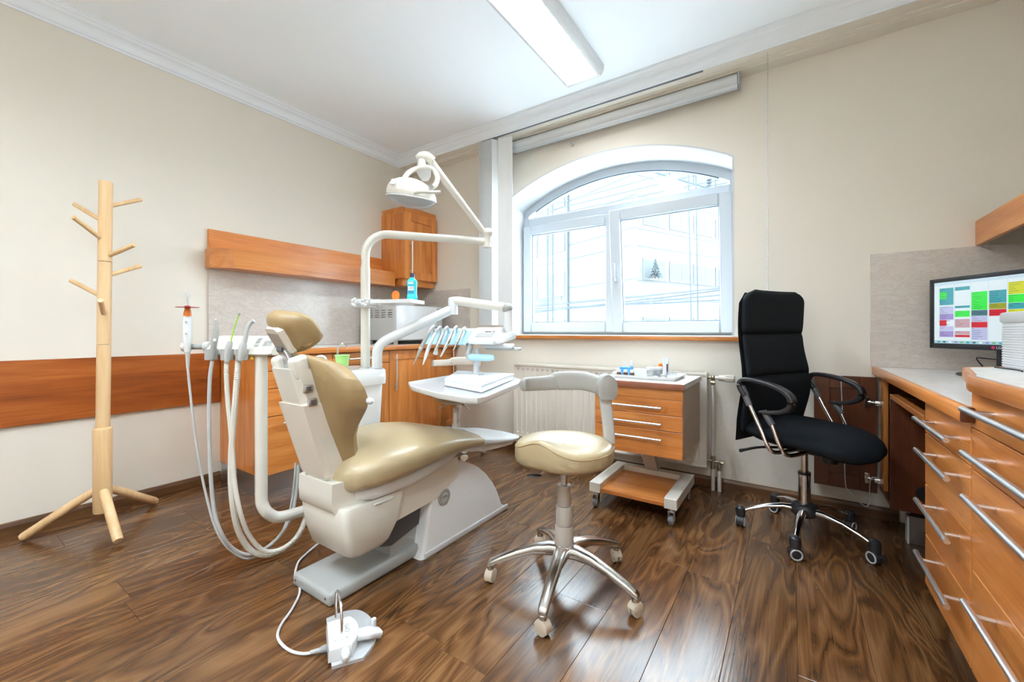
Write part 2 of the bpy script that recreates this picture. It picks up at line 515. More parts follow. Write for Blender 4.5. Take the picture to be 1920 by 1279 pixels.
# white plaster lining of the reveal
pts = [(WX0, WZ0)] + [(WX0 + (WX1 - WX0) * k / N, arch(WX0 + (WX1 - WX0) * k / N)) for k in range(N + 1)] + [(WX1, WZ0)]
mb = MB(); vs, fs = [], []
for (x, z) in pts:
    sx = 1 if x < ACX else -1
    inn = (min(max(x, WX0 + .012), WX1 - .012), z - .012 if z > 1.2 else z)
    vs += [(x, YB - .0008, z), (inn[0], YB - .0008, inn[1]), (inn[0], YB + .36, inn[1]), (x, YB + .36, z)]
for k in range(len(pts) - 1):
    a, b = 4 * k, 4 * k + 4
    for j in range(4): fs.append([a + j, a + (j + 1) % 4, b + (j + 1) % 4, b + j])
mb.add(vs, fs)
struct('reveal_plaster', mb, white_plaster, wall_back, ang=30)

# cornices: left wall, and the boxed-out soffit of the window wall
def cornice_profile():
    # (distance out from the wall, distance below the ceiling)
    p = [(0, .100), (.008, .100), (.010, .090), (.018, .086), (.022, .078)]
    for k in range(7):
        a = k / 6 * PI / 2
        p.append((.022 + .026 * (1 - math.cos(a)), .078 - .042 * math.sin(a)))
    p += [(.054, .030), (.058, .022), (.066, .018), (.068, .008), (.072, .006), (.072, 0), (0, 0)]
    return p
CP = cornice_profile()
YS = 2.735                                          # front of the soffit box
CTP = 0.055                                          # cornice on the soffit
poly = [(XL + d, ZC - h) for d, h in CP]
struct('trim_1', MB().prism(poly, 'xz', YF, YS), cornice_m, ang=25, label='white stucco cornice along the left wall')
poly = [(YS - d * .85, ZC - h) for d, h in CP]
struct('trim_2', MB().prism(poly, 'yz', XL, XR), cornice_m, ang=25, label='white stucco cornice along the window wall')
mb = MB(); mb.box(XL, XR, YS, YB, ZC - .099, ZC)
mb.box(XL, XR, 2.81, YB, ZC - .107, ZC - .099); mb.box(XL, XR, 2.845, YB, ZC - .113, ZC - .107)
struct('trim_3', mb, wall_m, flat=True, label='beige boxed soffit below the cornice')
poly = [(YF + d, ZC - h) for d, h in CP]
struct('trim_4', MB().prism(poly, 'yz', XL, XR), cornice_m, ang=25)
struct('baseboard_left', MB().prism([(XL, 0), (XL + .016, 0), (XL + .016, .045), (XL + .010, .060), (XL, .064)], 'xz', YF, 1.21), skirt_m, flat=True)
struct('baseboard_back', MB().prism([(YB, 0), (YB - .016, 0), (YB - .016, .045), (YB - .010, .060), (YB, .064)], 'yz', -2.55, .46), skirtx_m, flat=True)

# ------------------------------------------------------------------ window
win = bpy.data.objects.new('window_1', None); C.objects.link(win)
WY = 3.24
win.location = (ACX, WY, WZ0); win['kind'] = 'structure'; win['label'] = 'white arched plastic window with two sashes and a fanlight'
MW[win.name] = Matrix.Translation(Vector(win.location))
def annulus(r0, r1, x0, x1, y0, y1, n=36):
    rings = []
    for k in range(n + 1):
        x = x0 + (x1 - x0) * k / n
        zi, zo = arch(x, r0), arch(x, r1)
        rings.append([(x, y0, zi), (x, y0, zo), (x, y1, zo), (x, y1, zi)])
    return rings
mb = MB()
mb.ring(annulus(AR - .075, AR + .0, WX0, WX1, WY, WY + .07))
mb.box(WX0, WX0 + .06, WY + .001, WY + .069, WZ0, 2.05); mb.box(WX1 - .06, WX1, WY + .001, WY + .069, WZ0, 2.05)
mb.box(WX0 + .06, WX1 - .06, WY + .002, WY + .07, WZ0, WZ0 + .035); mb.box(WX0 + .06, WX1 - .06, WY, WY + .07, 1.94, 2.02, bev=.004, seg=1)
part('window_frame', mb, upvc, win)
def rect_frame(mb, x0, x1, z0, z1, wd, y0, y1, M=None, bev=.008):
    for a in ((x0, x0 + wd, z0, z1), (x1 - wd, x1, z0, z1), (x0 + wd, x1 - wd, z0, z0 + wd), (x0 + wd, x1 - wd, z1 - wd, z1)):
        mb.box(a[0], a[1], y0, y1, a[2], a[3], bev=bev, seg=1)
def sash(x0, x1, M, nm):
    mb = MB(M); rect_frame(mb, x0, x1, .985, 1.945, .085, WY - .045, WY + .03)
    s = part('sash', mb, upvc, win)
    mb = MB(M); rect_frame(mb, x0 + .084, x1 - .084, 1.069, 1.861, .006, WY - .022, WY - .012, bev=0)
    part('glazing_seal', mb, rubber, s, flat=True)
    part('pane', MB(M).box(x0 + .08, x1 - .08, WY - .008, WY - .002, 1.065, 1.865), glass, s, flat=True)
    return s
sash(WX0 + .025, -1.165, Matrix.Identity(4), 'l')
TILT = Matrix.Translation(Vector((0, WY - .005, .985))) @ Matrix.Rotation(math.radians(5.0), 4, 'X') @ Matrix.Translation(Vector((0, -WY + .005, -.985)))
s2 = sash(-1.19, WX1 - .03, TILT, 'r')
# tilted sash: handle turned up
mb = MB(TILT); mb.box(-1.162, -1.132, WY - .056, WY - .044, 1.38, 1.45, bev=.006); mb.cyl((-1.147, WY - .05, 1.40), (-1.147, WY - .085, 1.40), .009, seg=10)
mb.box(-1.157, -1.137, WY - .094, WY - .078, 1.39, 1.53, bev=.006)
part('window_handle', mb, upvc, s2)
mb = MB(); mb.box(WX1 - .022, WX1 - .012, WY - .07, WY - .03, 1.86, 1.93); mb.box(WX1 - .019, WX1 - .014, WY - .06, WY - .045, 1.55, 1.86); part('tilt_stay', mb, steel, win)
mb = MB(); mb.ring(annulus(AR - .082, AR - .074, WX0 + .13, WX1 - .13, WY + .008, WY + .02)); part('fanlight_seal', mb, rubber, win)
x0, x1 = WX0 + .06, WX1 - .06
poly = [(x0, 2.018)] + [(x0 + (x1 - x0) * k / 24, arch(x0 + (x1 - x0) * k / 24, AR - .072)) for k in range(25)] + [(x1, 2.018)]
part('fanlight_pane', MB().prism(poly, 'xz', WY + .03, WY + .036), glass, win, flat=True)
mb = MB(); mb.box(WX0, WX1, YB - .0, WY + .07, WZ0 - .028, WZ0, bev=.002, seg=1); mb.box(WX0 - .05, WX1 + .05, YB - .035, YB, WZ0 - .004, WZ0)
part('window_sill', mb, white_plaster, win)
part('sill_edge', MB().box(WX0 - .05, WX1 + .05, YB - .037, YB, WZ0 - .031, WZ0 - .004, bev=.003), cherry_x, win, label='cherry wood sill edge')

# ------------------------------------------------------------------ blinds
vb = thing('vertical_blind', 'white vertical slat blind drawn into a stack left of the window', 'blind', (-1.98, 2.76, 1.03))
part('head_rail', MB().box(-2.16, -.45, 2.738, 2.752, 2.577, 2.581), mat('dark_rail', (.16, .17, .19), .4), vb)
for k in range(14):
    x = -2.145 + k * .0125 if k < 13 else -1.905
    a = math.radians(76 - k * 1.2) if k < 12 else math.radians(8)
    Rm = Matrix.Rotation(a, 3, 'Z')
    if k == 12: Rm = Matrix.Rotation(math.radians(12), 3, 'Z'); x = -1.935
    if k == 13: Rm = Matrix.Rotation(math.radians(3), 3, 'Z'); x = -1.915
    mb = MB(); mb.box(-.055, .055, -.0012, .0012, -.76, .76, R=Rm, c=(x, 2.745 + (.012 if k >= 12 else .02) + (k == 13) * .004, 1.805))
    part('slat', mb, fabricw, vb, flat=True)
rb = thing('roller_blind', 'grey-white roller blind rolled up above the arched window', 'blind', (-1.08, 2.87, 2.47))
part('roll', MB().cyl((-1.93, 2.87, 2.528), (-.275, 2.87, 2.528), .037, seg=20), rollm, rb)
part('hanging_fabric', MB().box(-1.93, -.275, 2.852, 2.854, 2.468, 2.52), rollm, rb, flat=True)
part('bottom_bar', MB().box(-1.93, -.275, 2.847, 2.858, 2.462, 2.476, bev=.003), upvc, rb)
for x in (-1.94, -.272):
    part('bracket', MB().box(x, x + .008, 2.835, 2.93, 2.485, 2.567, bev=.003), upvc, rb)
bc = thing('bead_chain', 'white bead pull chain hanging from the soffit behind the office chair', 'chain', (-.115, 2.76, .95))
part('cord', MB().cyl((-.115, 2.76, .95), (-.115, 2.76, 2.575), .0012, seg=6), upvc, bc)
mb = MB()
for k in range(118): mb.ell((-.115, 2.76, .955 + k * .0137), (.0034, .0034, .0044), nu=6, nv=4)
o = part('beads', mb, upvc, bc); o['kind'] = 'stuff'
mb = MB(); mb.box(-1.42, -1.395, 2.905, 2.93, 2.44, 2.455, bev=.003); mb.box(-1.413, -1.40, 2.90, 2.93, 2.425, 2.45, bev=.003)
single('wall_clip', 'small white plastic clip on the wall just under the roller blind', 'clip', mb, upvc)

# ------------------------------------------------------------------ ceiling luminaires
def luminaire(x0, x1, y0, y1, label):
    c = ((x0 + x1) / 2, (y0 + y1) / 2, ZC - .075)
    t = thing('ceiling_light', label, 'ceiling light', c, group='ceiling luminaires')
    mb = MB()
    prof = [(x0, ZC), (x0, ZC - .03), (x0 + .012, ZC - .055), (x0 + .034, ZC - .066), (x0 + .034, ZC)]
    mb.prism(prof, 'xz', y0, y1); mb.prism([(x0 + x1 - x, z) for x, z in prof], 'xz', y0, y1)
    mb.box(x0 + .02, x1 - .02, y0, y0 + .025, ZC - .066, ZC, bev=.004); mb.box(x0 + .02, x1 - .02, y1 - .025, y1, ZC - .066, ZC, bev=.004)
    part('housing', mb, whitep, t)
    part('reflector', MB().box(x0 + .03, x1 - .03, y0 + .02, y1 - .02, ZC - .008, ZC - .002), reflm, t)
    w = x1 - x0
    for q in (.30, .70):
        part('fluorescent_tube', MB().box(x0 + w * q - .036, x0 + w * q + .036, y0 + .035, y1 - .035, ZC - .036, ZC - .026), lampem, t)
    lb = mat('louvre_blade', (.45, .36, .28), .35)
    part('louvre_spine', MB().box((x0 + x1) / 2 - .001, (x0 + x1) / 2 + .001, y0 + .025, y1 - .025, ZC - .066, ZC - .044), lb, t)
    n = int((y1 - y0) / .075)
    for k in range(1, n):
        y = y0 + (y1 - y0) * k / n
        part('louvre_blade', MB().box(x0 + .034, x1 - .034, y - .0014, y + .0014, ZC - .066, ZC - .046), lb, t, flat=True)
    return t
luminaire(-1.26, -.985, 1.27, 2.50, 'long white fluorescent ceiling light with louvre grid near the window')
luminaire(-1.90, -1.625, -1.15, .08, 'added unseen fluorescent light brightening the near half of the room, on the coat rack side')  # this and the next two: added out of view to brighten the near half
luminaire(-.99, -.715, -1.15, .08, 'middle added unseen fluorescent light brightening the near half of the room')
luminaire(.12, .395, -1.15, .08, 'added unseen fluorescent light brightening the near half of the room, on the drawer side')
# ------------------------------------------------------------------ outside the window
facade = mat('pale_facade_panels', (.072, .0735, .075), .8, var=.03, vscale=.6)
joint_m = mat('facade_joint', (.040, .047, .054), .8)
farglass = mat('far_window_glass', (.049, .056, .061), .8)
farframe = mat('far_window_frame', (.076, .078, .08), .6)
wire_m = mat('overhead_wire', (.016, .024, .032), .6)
tree_m = mat('reflected_foliage', (.026, .042, .048), .8, var=.2, vscale=8)
T0 = 24.0
cor = at(1194, 620, T0)
dr = Vector((math.sin(math.radians(24.7)), math.cos(math.radians(24.7)), 0))       # right facade runs this way
dl = Vector((-dr.y, dr.x, 0))                                                       # left facade
cor.z = 0
bl = thing('office_building', 'pale panelled office block across the street, seen through the window', 'building', (cor.x, cor.y, -6))
up = Vector((0, 0, 1))
def slab(o, d, n, u0, u1, z0, z1, t0, t1):
    P = []
    for t in (t0, t1):
        for u, z in ((u0, z0), (u1, z0), (u1, z1), (u0, z1)):
            P.append(o + d * u + n * t + up * z)
    return P, [[0, 1, 2, 3], [4, 5, 6, 7], [0, 1, 5, 4], [1, 2, 6, 5], [2, 3, 7, 6], [3, 0, 4, 7]]
nr = Vector((dr.y, -dr.x, 0)); nl = Vector((-dl.y, dl.x, 0))
nr = nr if nr.dot(-cor) > 0 else -nr
nl = nl if nl.dot(-cor) > 0 else -nl
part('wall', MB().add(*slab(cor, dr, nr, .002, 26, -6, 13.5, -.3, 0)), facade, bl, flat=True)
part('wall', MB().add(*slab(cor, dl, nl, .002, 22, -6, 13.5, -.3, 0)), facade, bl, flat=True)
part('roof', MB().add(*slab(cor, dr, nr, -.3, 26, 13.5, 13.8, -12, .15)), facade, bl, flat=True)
for z in (-2.4, -.4, .9, 2.9, 3.9, 5.9, 6.9, 8.8, 10.0, 12.0):
    part('panel_joint', MB().add(*slab(cor, dr, nr, 0, 26, z, z + .035, 0, .02)), joint_m, bl, flat=True)
    part('panel_joint', MB().add(*slab(cor, dl, nl, 0, 22, z + .1, z + .135, 0, .02)), joint_m, bl, flat=True)
part('corner_pipe', MB().cyl(cor + dl * 6.2 + nl * .1 - up * 6, cor + dl * 6.2 + nl * .1 + up * 13.4, .07, seg=8), joint_m, bl)
for row, zb in enumerate((.55, 4.0, 7.2, 10.4)):
    for k in range(9):
        u = .5 + k * 2.35
        f = part('window', MB().add(*slab(cor, dr, nr, u, u + 2.05, zb, zb + 1.25, 0, .06)), farframe, bl, flat=True)
        part('pane', MB().add(*slab(cor, dr, nr, u + .08, u + .98, zb + .07, zb + 1.18, .055, .075)), farglass, f, flat=True)
        part('pane', MB().add(*slab(cor, dr, nr, u + 1.07, u + 1.97, zb + .07, zb + 1.18, .055, .075)), farglass, f, flat=True)
    for k in range(3):
        u = 6.6 + k * 3.4
        f = part('window', MB().add(*slab(cor, dl, nl, u, u + 2.4, zb - .5, zb + 1.25, 0, .06)), farframe, bl, flat=True)
        part('pane', MB().add(*slab(cor, dl, nl, u + .1, u + 1.15, zb - .4, zb + 1.15, .055, .075)), farglass, f, flat=True)
        part('pane', MB().add(*slab(cor, dl, nl, u + 1.25, u + 2.3, zb - .4, zb + 1.15, .055, .075)), farglass, f, flat=True)
    if row == 1:
        for k in range(2): part('balcony_rail', MB().add(*slab(cor, dl, nl, 6.6, 10.5, 3.2 + k * .15, 3.27 + k * .15, .3, .36)), joint_m, bl, flat=True)
struct('ground', MB().box(-60, 60, 3.4, 70, -6.3, -6), mat('pale_pavement', (.62, .63, .64), .9), flat=True, label='pale street below the window')
# modelled evergreen standing in for one reflected in the far window pane
p = cor + dr * .93 + nr * .55
tr = thing('evergreen_reflection', 'small blue-green evergreen before the first middle-row window of the office block', 'tree_reflection', (p.x, p.y, 3.99))
part('trunk', MB().cyl((p.x, p.y, 3.99), (p.x, p.y, 5.0), .05, .02, seg=8), mat('bark', (.08, .06, .05), .9), tr)
mb = MB()
rr = random.Random(3)
for tier in range(7):
    zt = 5.16 - tier * .155; rt = .07 + tier * .062; nn_ = 11
    for k in range(nn_):
        a = 2 * PI * (k + .5 * (tier % 2)) / nn_ + rr.random() * .2; q = rt * (.75 + .45 * rr.random())
        e = Vector((math.cos(a), math.sin(a), 0)); sd = Vector((-e.y, e.x, 0)); b0 = Vector((p.x, p.y, zt)); tip = b0 + e * q - up * (.16 + .05 * rr.random())
        mid = b0 + e * q * .5 - up * .06
        mb.add([b0, mid + sd * q * .22, tip, mid - sd * q * .22, mid - up * .05], [[0, 1, 2], [0, 2, 3], [0, 4, 1], [1, 4, 2], [2, 4, 3], [3, 4, 0]])
part('foliage', mb, tree_m, tr, flat=True)
# overhead wires and cables outside the pane
WIRES = [((1010, 583), (1139, 575), (1345, 554)), ((1010, 574), (1139, 562), (1345, 541)), ((1170, 566), (1260, 556), (1345, 545)), ((1170, 571), (1260, 567), (1345, 563))]
for k, w_ in enumerate(WIRES):
    a, b = at(*w_[0], 10.0), at(*w_[-1], 9.0); d = b - a
    single('overhead_cable', ['lowest cable crossing the view in the left pane', 'upper cable crossing both lower panes', 'short slanting cable across the right pane', 'lowest cable crossing the right pane'][k], 'cable',
           MB().tube([a - d * 1.5, a, (a + b) / 2 - up * .01, b, b + d * 1.2], .017, 6), wire_m, group='cables outside')
FAN = [((1000, 402), (1340, 320)), ((1040, 402), (1372, 332)), ((1100, 398), (1385, 338)), ((1150, 396), (1385, 347)), ((1060, 378), (1250, 326))]
for k, (p0, p1) in enumerate(FAN):
    a, b = at(*p0, 12.0), at(*p1, 10.0); d = b - a
    single('tram_wire', ['thin wire highest across the fanlight', 'second thin wire from the top in the fanlight', 'third thin wire down in the fanlight', 'lowest thin wire in the fanlight', 'thin wire at the left of the fanlight'][k], 'wire', MB().tube([a - d * .6, b + d * .6], .011, 5), wire_m, group='wires above')
a, b = at(1225, 322, 11), at(1332, 354, 11)
single('span_wire', 'thicker span wire slanting down to an insulator in the fanlight', 'wire', MB().tube([a - (b - a) * .5, b], .02, 6), wire_m)
mb = MB(); mb.cyl(at(1330, 334, 11), at(1330, 357, 11), .03, seg=8)
for k in range(4): mb.ell(at(1330, 337 + k * 5.5, 11), (.075, .075, .035), nu=10, nv=6)
single('insulator', 'ribbed insulator on the span wire at the right of the fanlight', 'insulator', mb, wire_m)
for nm, px, lean, lab in (('a', 1292, 5, 'left vertical cable of the pair in the right pane'), ('b', 1306, 3.5, 'right vertical cable of the pair in the right pane'), ('c', 1027, 0, 'left vertical cable of the pair in the left pane'), ('d', 1036.5, 0, 'right vertical cable of the pair in the left pane')):
    single('down_cable', lab, 'cable', MB().tube([at(px - lean * .4, 300, 6.0), at(px + lean, 640, 6.0)], .011, 6), wire_m, group='vertical cables outside')
# ------------------------------------------------------------------ left wall: rail, shelf, cabinets
single('wall_rail', 'wide polished cherry wood rail along the left wall behind the coat rack', 'wall rail',
       MB().box(XL, XL + .02, YF + .02, 1.205, .530, .853, bev=.002, seg=1), rail_w)

FX = -2.60                                            # fronts of the left cabinets
def bar_handle(mb, a, b, out, r=.006, inset=.035):
    """round bar from a to b standing off the front along `out`, with two feet"""
    a, b, out = Vector(a), Vector(b), Vector(out)
    d = (b - a).normalized()
    mb.cyl(a + out, b + out, r, seg=12)
    for q in (a + d * inset, b - d * inset):
        mb.cyl(q, q + out, r * .7, seg=8)
    return mb
def left_unit(y0, y1, label, drawers, door=None):
    t = thing('base_cabinet', label, 'cabinet', ((FX + XL) / 2, (y0 + y1) / 2, 0), group='base cabinets along the left wall')
    part('carcass', MB().box(XL + .02, FX - .02, y0 + .001, y1 - .001, .125, .849), cherry_z, t, flat=True)
    part('kick_plate', MB().box(-2.675, -2.66, y0, y1, 0, .125), steel, t, flat=True)
    for z0, z1 in drawers:
        d = part('drawer_front', MB().box(FX - .02, FX, y0 + .002, y1 - .002, z0 + .002, z1 - .002, bev=.0015, seg=1), cherry_y, t, flat=True)
        yc = (y0 + y1) / 2
        if z1 - z0 > .05: part('bar_handle', bar_handle(MB(), (FX, yc - .13, z1 - .045), (FX, yc + .13, z1 - .045), (.032, 0, 0)), satin, d)
    if door:
        z0, z1, hy = door
        mb = MB(); fw = .075 if y1 - y0 > .3 else .05
        for a in ((y0 + .002, y0 + fw, z0 + .002, z1 - .002), (y1 - fw, y1 - .002, z0 + .002, z1 - .002), (y0 + fw, y1 - fw, z1 - fw, z1 - .002), (y0 + fw, y1 - fw, z0 + .002, z0 + fw)):
            mb.box(FX - .02, FX, a[0], a[1], a[2], a[3], bev=.0012, seg=1)
        d = part('door', mb, cherry_z, t, flat=True)
        part('door_panel', MB().box(FX - .016, FX - .010, y0 + fw, y1 - fw, z0 + fw, z1 - fw), cherry_z, d, flat=True)
        part('bar_handle', bar_handle(MB(), (FX, hy, z1 - .03), (FX, hy, z1 - .31), (.032, 0, 0)), satin, d)
    return t
u = left_unit(1.23, 1.665, 'cherry drawer cabinet at the near end of the left worktop', [(.755, .845), (.649, .755), (.481, .649), (.13, .481)])
part('side_panel', MB().box(XL + .001, FX, 1.21, 1.23, .125, .849, bev=.0015, seg=1), cherry_z, u, flat=True)
part('side_kick', MB().box(XL + .02, -2.66, 1.21, 1.215, 0, .125), steel, u, flat=True)
left_unit(1.665, 2.147, 'cherry cabinet with one drawer behind the spittoon unit', [(.755, .845)], (.13, .755, 1.71))
left_unit(2.147, 2.735, 'cherry cabinet with a wide framed door right of the spittoon unit', [], (.13, .845, 2.195))
left_unit(2.735, 2.925, 'narrow cherry corner cabinet against the window wall', [], (.13, .845, 2.85))
mb = MB(); mb.box(-2.665, -2.645, 2.86, 2.9, .60, .60)
wt = thing('worktop', 'pale laminate worktop with cherry edge on the left cabinets', 'worktop', (-2.87, 2.06, .85))
part('top_slab', MB().box(XL + .001, -2.585, 1.195, YB - .001, .850, .886), top_m, wt, flat=True)
mb = MB(); mb.box(-2.585, -2.565, 1.18, YB - .001, .850, .887, bev=.003); mb.box(XL + .001, -2.585, 1.18, 1.195, .850, .887, bev=.003)
part('edge_strip', mb, cherry_y, wt)
single('splash_panel', 'tall pale marbled splash panel under the left wall shelf', 'panel', MB().box(XL + .0005, XL + .014, 1.14, YB - .002, .888, 1.402), splash_m, flat=True)
single('splash_panel', 'small marbled splash panel on the window wall behind the steriliser', 'panel', MB().box(XL + .015, -2.44, YB - .014, YB - .0005, .888, 1.385), splash_m, flat=True)

sh = thing('wall_shelf', 'long cherry wall shelf with mitred end and upstand board', 'shelf', (-3.07, 1.8, 1.40))
part('back_board', MB().box(XL + .0005, XL + .020, 1.137, 2.522, 1.403, 1.664, bev=.0015, seg=1), cherry_y, sh, flat=True)
po = [(XL + .0205, 1.118), (-3.072, 1.118), (-2.975, 1.218), (-2.975, 2.522), (XL + .0205, 2.522)]
part('shelf_box', MB().prism(po, 'xy', 1.402, 1.528), cherry_y, sh, flat=True)

uc = thing('wall_cabinet', 'cherry corner wall cabinet with framed door above the steriliser', 'cabinet', (-3.0, 2.72, 1.405))
UX, U0, U1 = -2.844, 2.525, 2.924
part('carcass', MB().box(XL + .001, UX - .02, U0, U1, 1.47, 2.06, bev=.0015, seg=1), cherry_z, uc, flat=True)
part('crown', MB().box(XL + .001, UX - .012, U0 + .008, U1 - .004, 2.06, 2.115, bev=.002, seg=1), cherry_y, uc, flat=True)
po = [(XL + .021, U0 + .03), (UX - .07, U0 + .03), (UX - .03, U0 + .07), (UX - .03, U1 - .01), (XL + .021, U1 - .01)]
part('valance', MB().prism(po, 'xy', 1.405, 1.47), cherry_y, uc, flat=True)
mb = MB(); fw = .07
for a in ((U0, U0 + fw, 1.465, 2.06), (U1 - fw, U1, 1.465, 2.06), (U0 + fw, U1 - fw, 1.99, 2.06), (U0 + fw, U1 - fw, 1.465, 1.535)):
    mb.box(UX - .02, UX, a[0], a[1], a[2], a[3], bev=.0012, seg=1)
d = part('door', mb, cherry_z, uc, flat=True)
part('door_panel', MB().box(UX - .018, UX - .011, U0 + fw, U1 - fw, 1.535, 1.99), cherry_z, d, flat=True)
part('bar_handle', bar_handle(MB(), (UX, U0 + .055, 1.80), (UX, U0 + .055, 1.50), (.03, 0, 0)), satin, d)

# steriliser on the worktop
st = thing('steriliser', 'white bench steriliser with side vents on the left worktop', 'steriliser', (-2.88, 2.53, .887))
SX0, SX1, SY0, SY1 = -3.10, -2.66, 2.26, 2.80
part('casing', MB().box(SX0, SX1 - .012, SY0, SY1, .918, 1.215, bev=.006), lgrey, st)
part('front_door', MB().box(SX1 - .012, SX1 + .006, SY0 + .004, SY1 - .075, .925, 1.208, bev=.004), whitep, st)
cp_ = part('control_strip', MB().box(SX1 - .012, SX1 + .002, SY1 - .072, SY1, .925, 1.208, bev=.003), lgrey, st)
part('display', MB().box(SX1 + .002, SX1 + .004, SY1 - .062, SY1 - .012, 1.13, 1.195), mat('grey_display', (.34, .40, .42), .25), cp_, flat=True)
part('button', MB().box(SX1 + .002, SX1 + .006, SY1 - .05, SY1 - .03, .985, 1.0, bev=.002), redp, cp_)
part('lever', MB().tube([(SX1 + .004, SY1 - .085, 1.03), (SX1 + .03, SY1 - .10, 1.01), (SX1 + .035, SY1 - .115, .985)], .006, 8), black, cp_)
for i in range(4):
    for k in range(4):
        part('vent_slot', MB().box(SX0 + .10 + i * .082, SX0 + .155 + i * .082, SY0 - .0012, SY0 + .001, 1.108 + k * .019, 1.114 + k * .019), vent, st, flat=True)
for x in (SX0 + .05, SX1 - .07):
    for y in (SY0 + .06, SY1 - .06):
        part('foot', MB().cyl((x, y, .8875), (x, y, .92), .018, seg=10), cream, st)
single('canister', 'small dark green canister in the corner beside the steriliser', 'canister', MB().lathe([(.0, 0), (.026, 0), (.028, .004), (.028, .085), (.024, .09), (.024, .105), (.026, .107), (.026, .125), (0, .127)], (-2.56 - .06, 2.86, .8875), 16), dkgreen)
single('socket_tag', 'white card hanging from the worktop edge beside the console handpieces', 'card', MB().box(-2.563, -2.560, 2.60, 2.64, .79, .849), labelw, flat=True)

# ------------------------------------------------------------------ coat rack
CRK = (-2.889, .582, 0)
M = frame(CRK, YAW)
cr = thing('coat_rack', 'pale wooden coat rack with seven pegs on three splayed legs', 'coat rack', CRK, YAW)
LEAN = lambda z: (.012 * (z - .2), 0, z)
for z0, z1 in ((.505, .929), (.931, 1.346), (1.348, 1.752)):
    a, b = LEAN(z0), LEAN(z1)
    mb = MB(M); rr_ = .0275
    mb.ring([[(p[0] + r * math.cos(2 * PI * k / 24), r * math.sin(2 * PI * k / 24), z) for k in range(24)] for p, r, z in ((a, rr_ - .002, z0), (a, rr_, z0 + .002), (b, rr_, z1 - .002), (b, rr_ - .002, z1))])
    part('pole_section', mb, beech, cr)
mb = MB(M); mb.lathe([(.0, .085), (.034, .085), (.0365, .09), (.0375, .30), (.0385, .498), (.036, .508), (.030, .512), (0, .512)], (.002, 0, 0), 28)
part('sleeve', mb, beech, cr)
Mi = M.inverted()
for p in ((-3.026, .332), (-2.606, .58), (-3.035, .835)):
    q = Mi @ Vector((p[0], p[1], 0)); d = q.normalized()
    part('leg', MB(M).tube([d * .01 + Vector((0, 0, .205)), d * .1 + Vector((0, 0, .148)), q - d * .01 + Vector((0, 0, .024)), q + Vector((0, 0, .018))], [.019, .0205, .0205, .017], 14), beech, cr)
for bz, (tx, ty, tz) in ((1.545, (-.145, -.01, 1.635)), (1.625, (.072, .12, 1.70)), (1.45, (-.012, -.14, 1.535)), (1.37, (.148, .0, 1.433)), (1.275, (.075, .12, 1.345)), (1.165, (-.158, -.01, 1.252)), (1.075, (.085, -.105, 1.145))):
    part('peg', MB(M).tube([(LEAN(bz)[0], 0, bz), (tx + LEAN(tz)[0] * .9, ty, tz)], .0108, 12), beech, cr)
# ------------------------------------------------------------------ right: desk, drawers, counter, monitor
RX = 0.38                                             # fronts of the right cabinets
def right_unit(y0, y1, gaps, label, hl):
    t = thing('drawer_unit', label, 'drawer unit', ((RX + XR) / 2, (y0 + y1) / 2, 0), group='drawer units along the right wall')
    part('carcass', MB().box(RX + .02, XR - .002, y0 + .001, y1 - .001, .125, gaps[0] - .0), mahog_z, t, flat=True)
    part('kick_plate', MB().box(RX + .06, RX + .072, y0, y1, 0, .125), steel, t, flat=True)
    for k in range(len(gaps) - 1):
        z1, z0 = gaps[k], gaps[k + 1]
        d = part('drawer_front', MB().box(RX, RX + .02, y0 + .0015, y1 - .0015, z0 + .0015, z1 - .0015, bev=.0015, seg=1), cherry_y, t, flat=True)
        a, b, zh = hl[k]
        part('bar_handle', bar_handle(MB(), (RX, a, zh), (RX, b, zh), (-.036, 0, 0), r=.0075, inset=.06), satin, d)
    return t
right_unit(1.542, 1.987, [.768, .650, .476, .302, .13], 'cherry drawer unit under the desk, next to the knee hole', [(1.585, 1.935, .703), (1.58, 1.92, .600), (1.577, 1.917, .433), (1.577, 1.917, .258)])
right_unit(.93, 1.538, [.849, .753, .648, .392, .13], 'cherry drawer unit under the higher counter, nearest the viewer', [(1.06, 1.456, .809), (1.06, 1.453, .703), (1.06, 1.449, .597), (1.06, 1.445, .344)])
part('side_panel', MB().box(RX + .002, XR - .002, 1.5382, 1.5417, .77, .849), cherry_x, [o for o in C.objects if o.name.startswith('drawer_unit')][-1], flat=True)
dk = thing('desk_top', 'low pale laminate desk top with cherry edge running to the window wall', 'desk', (.65, 2.2, .77))
part('top_slab', MB().box(.375, XR - .001, 1.5425, YB - .001, .770, .806), top_m, dk, flat=True)
part('edge_strip', MB().box(.353, .375, 1.515, YB - .001, .768, .807, bev=.004), cherry_y, dk)
part('edge_end', MB().box(.3535, .379, 1.505, 1.515, .768, .807, bev=.003), mahog_x, dk)
hc = thing('high_counter', 'higher laminate counter with rounded cherry edge at the right', 'counter', (.65, 1.4, .85))
pol = [(.364, .93), (.364, 1.46), (.370, 1.50), (.384, 1.54), (.44, 1.825), (.46, 1.85), (XR - .001, 2.21), (XR - .001, .93)]
part('top_slab', MB().prism([(max(x, .378) if i < 5 else x, y) for i, (x, y) in enumerate(pol)], 'xy', .851, .8875), top_m, hc, flat=True)
mb = MB(); rim = [Vector((x, y, .8695)) for x, y in pol[:-1]]
mb.tube(rim, .0195, seg=12, n=0, flat=.009)
part('edge_strip', mb, cherry_y, hc)
single('counter_prop', 'dark panel carrying the far end of the higher counter', 'panel', MB().box(.60, XR - .002, 1.95, 1.968, .807, .85), mahog_x, flat=True)
single('splash_panel', 'pink veined marbled splash panel behind the monitor', 'panel', MB().box(.348, XR - .001, YB - .012, YB - .0005, .807, 1.408), splash_m, flat=True)
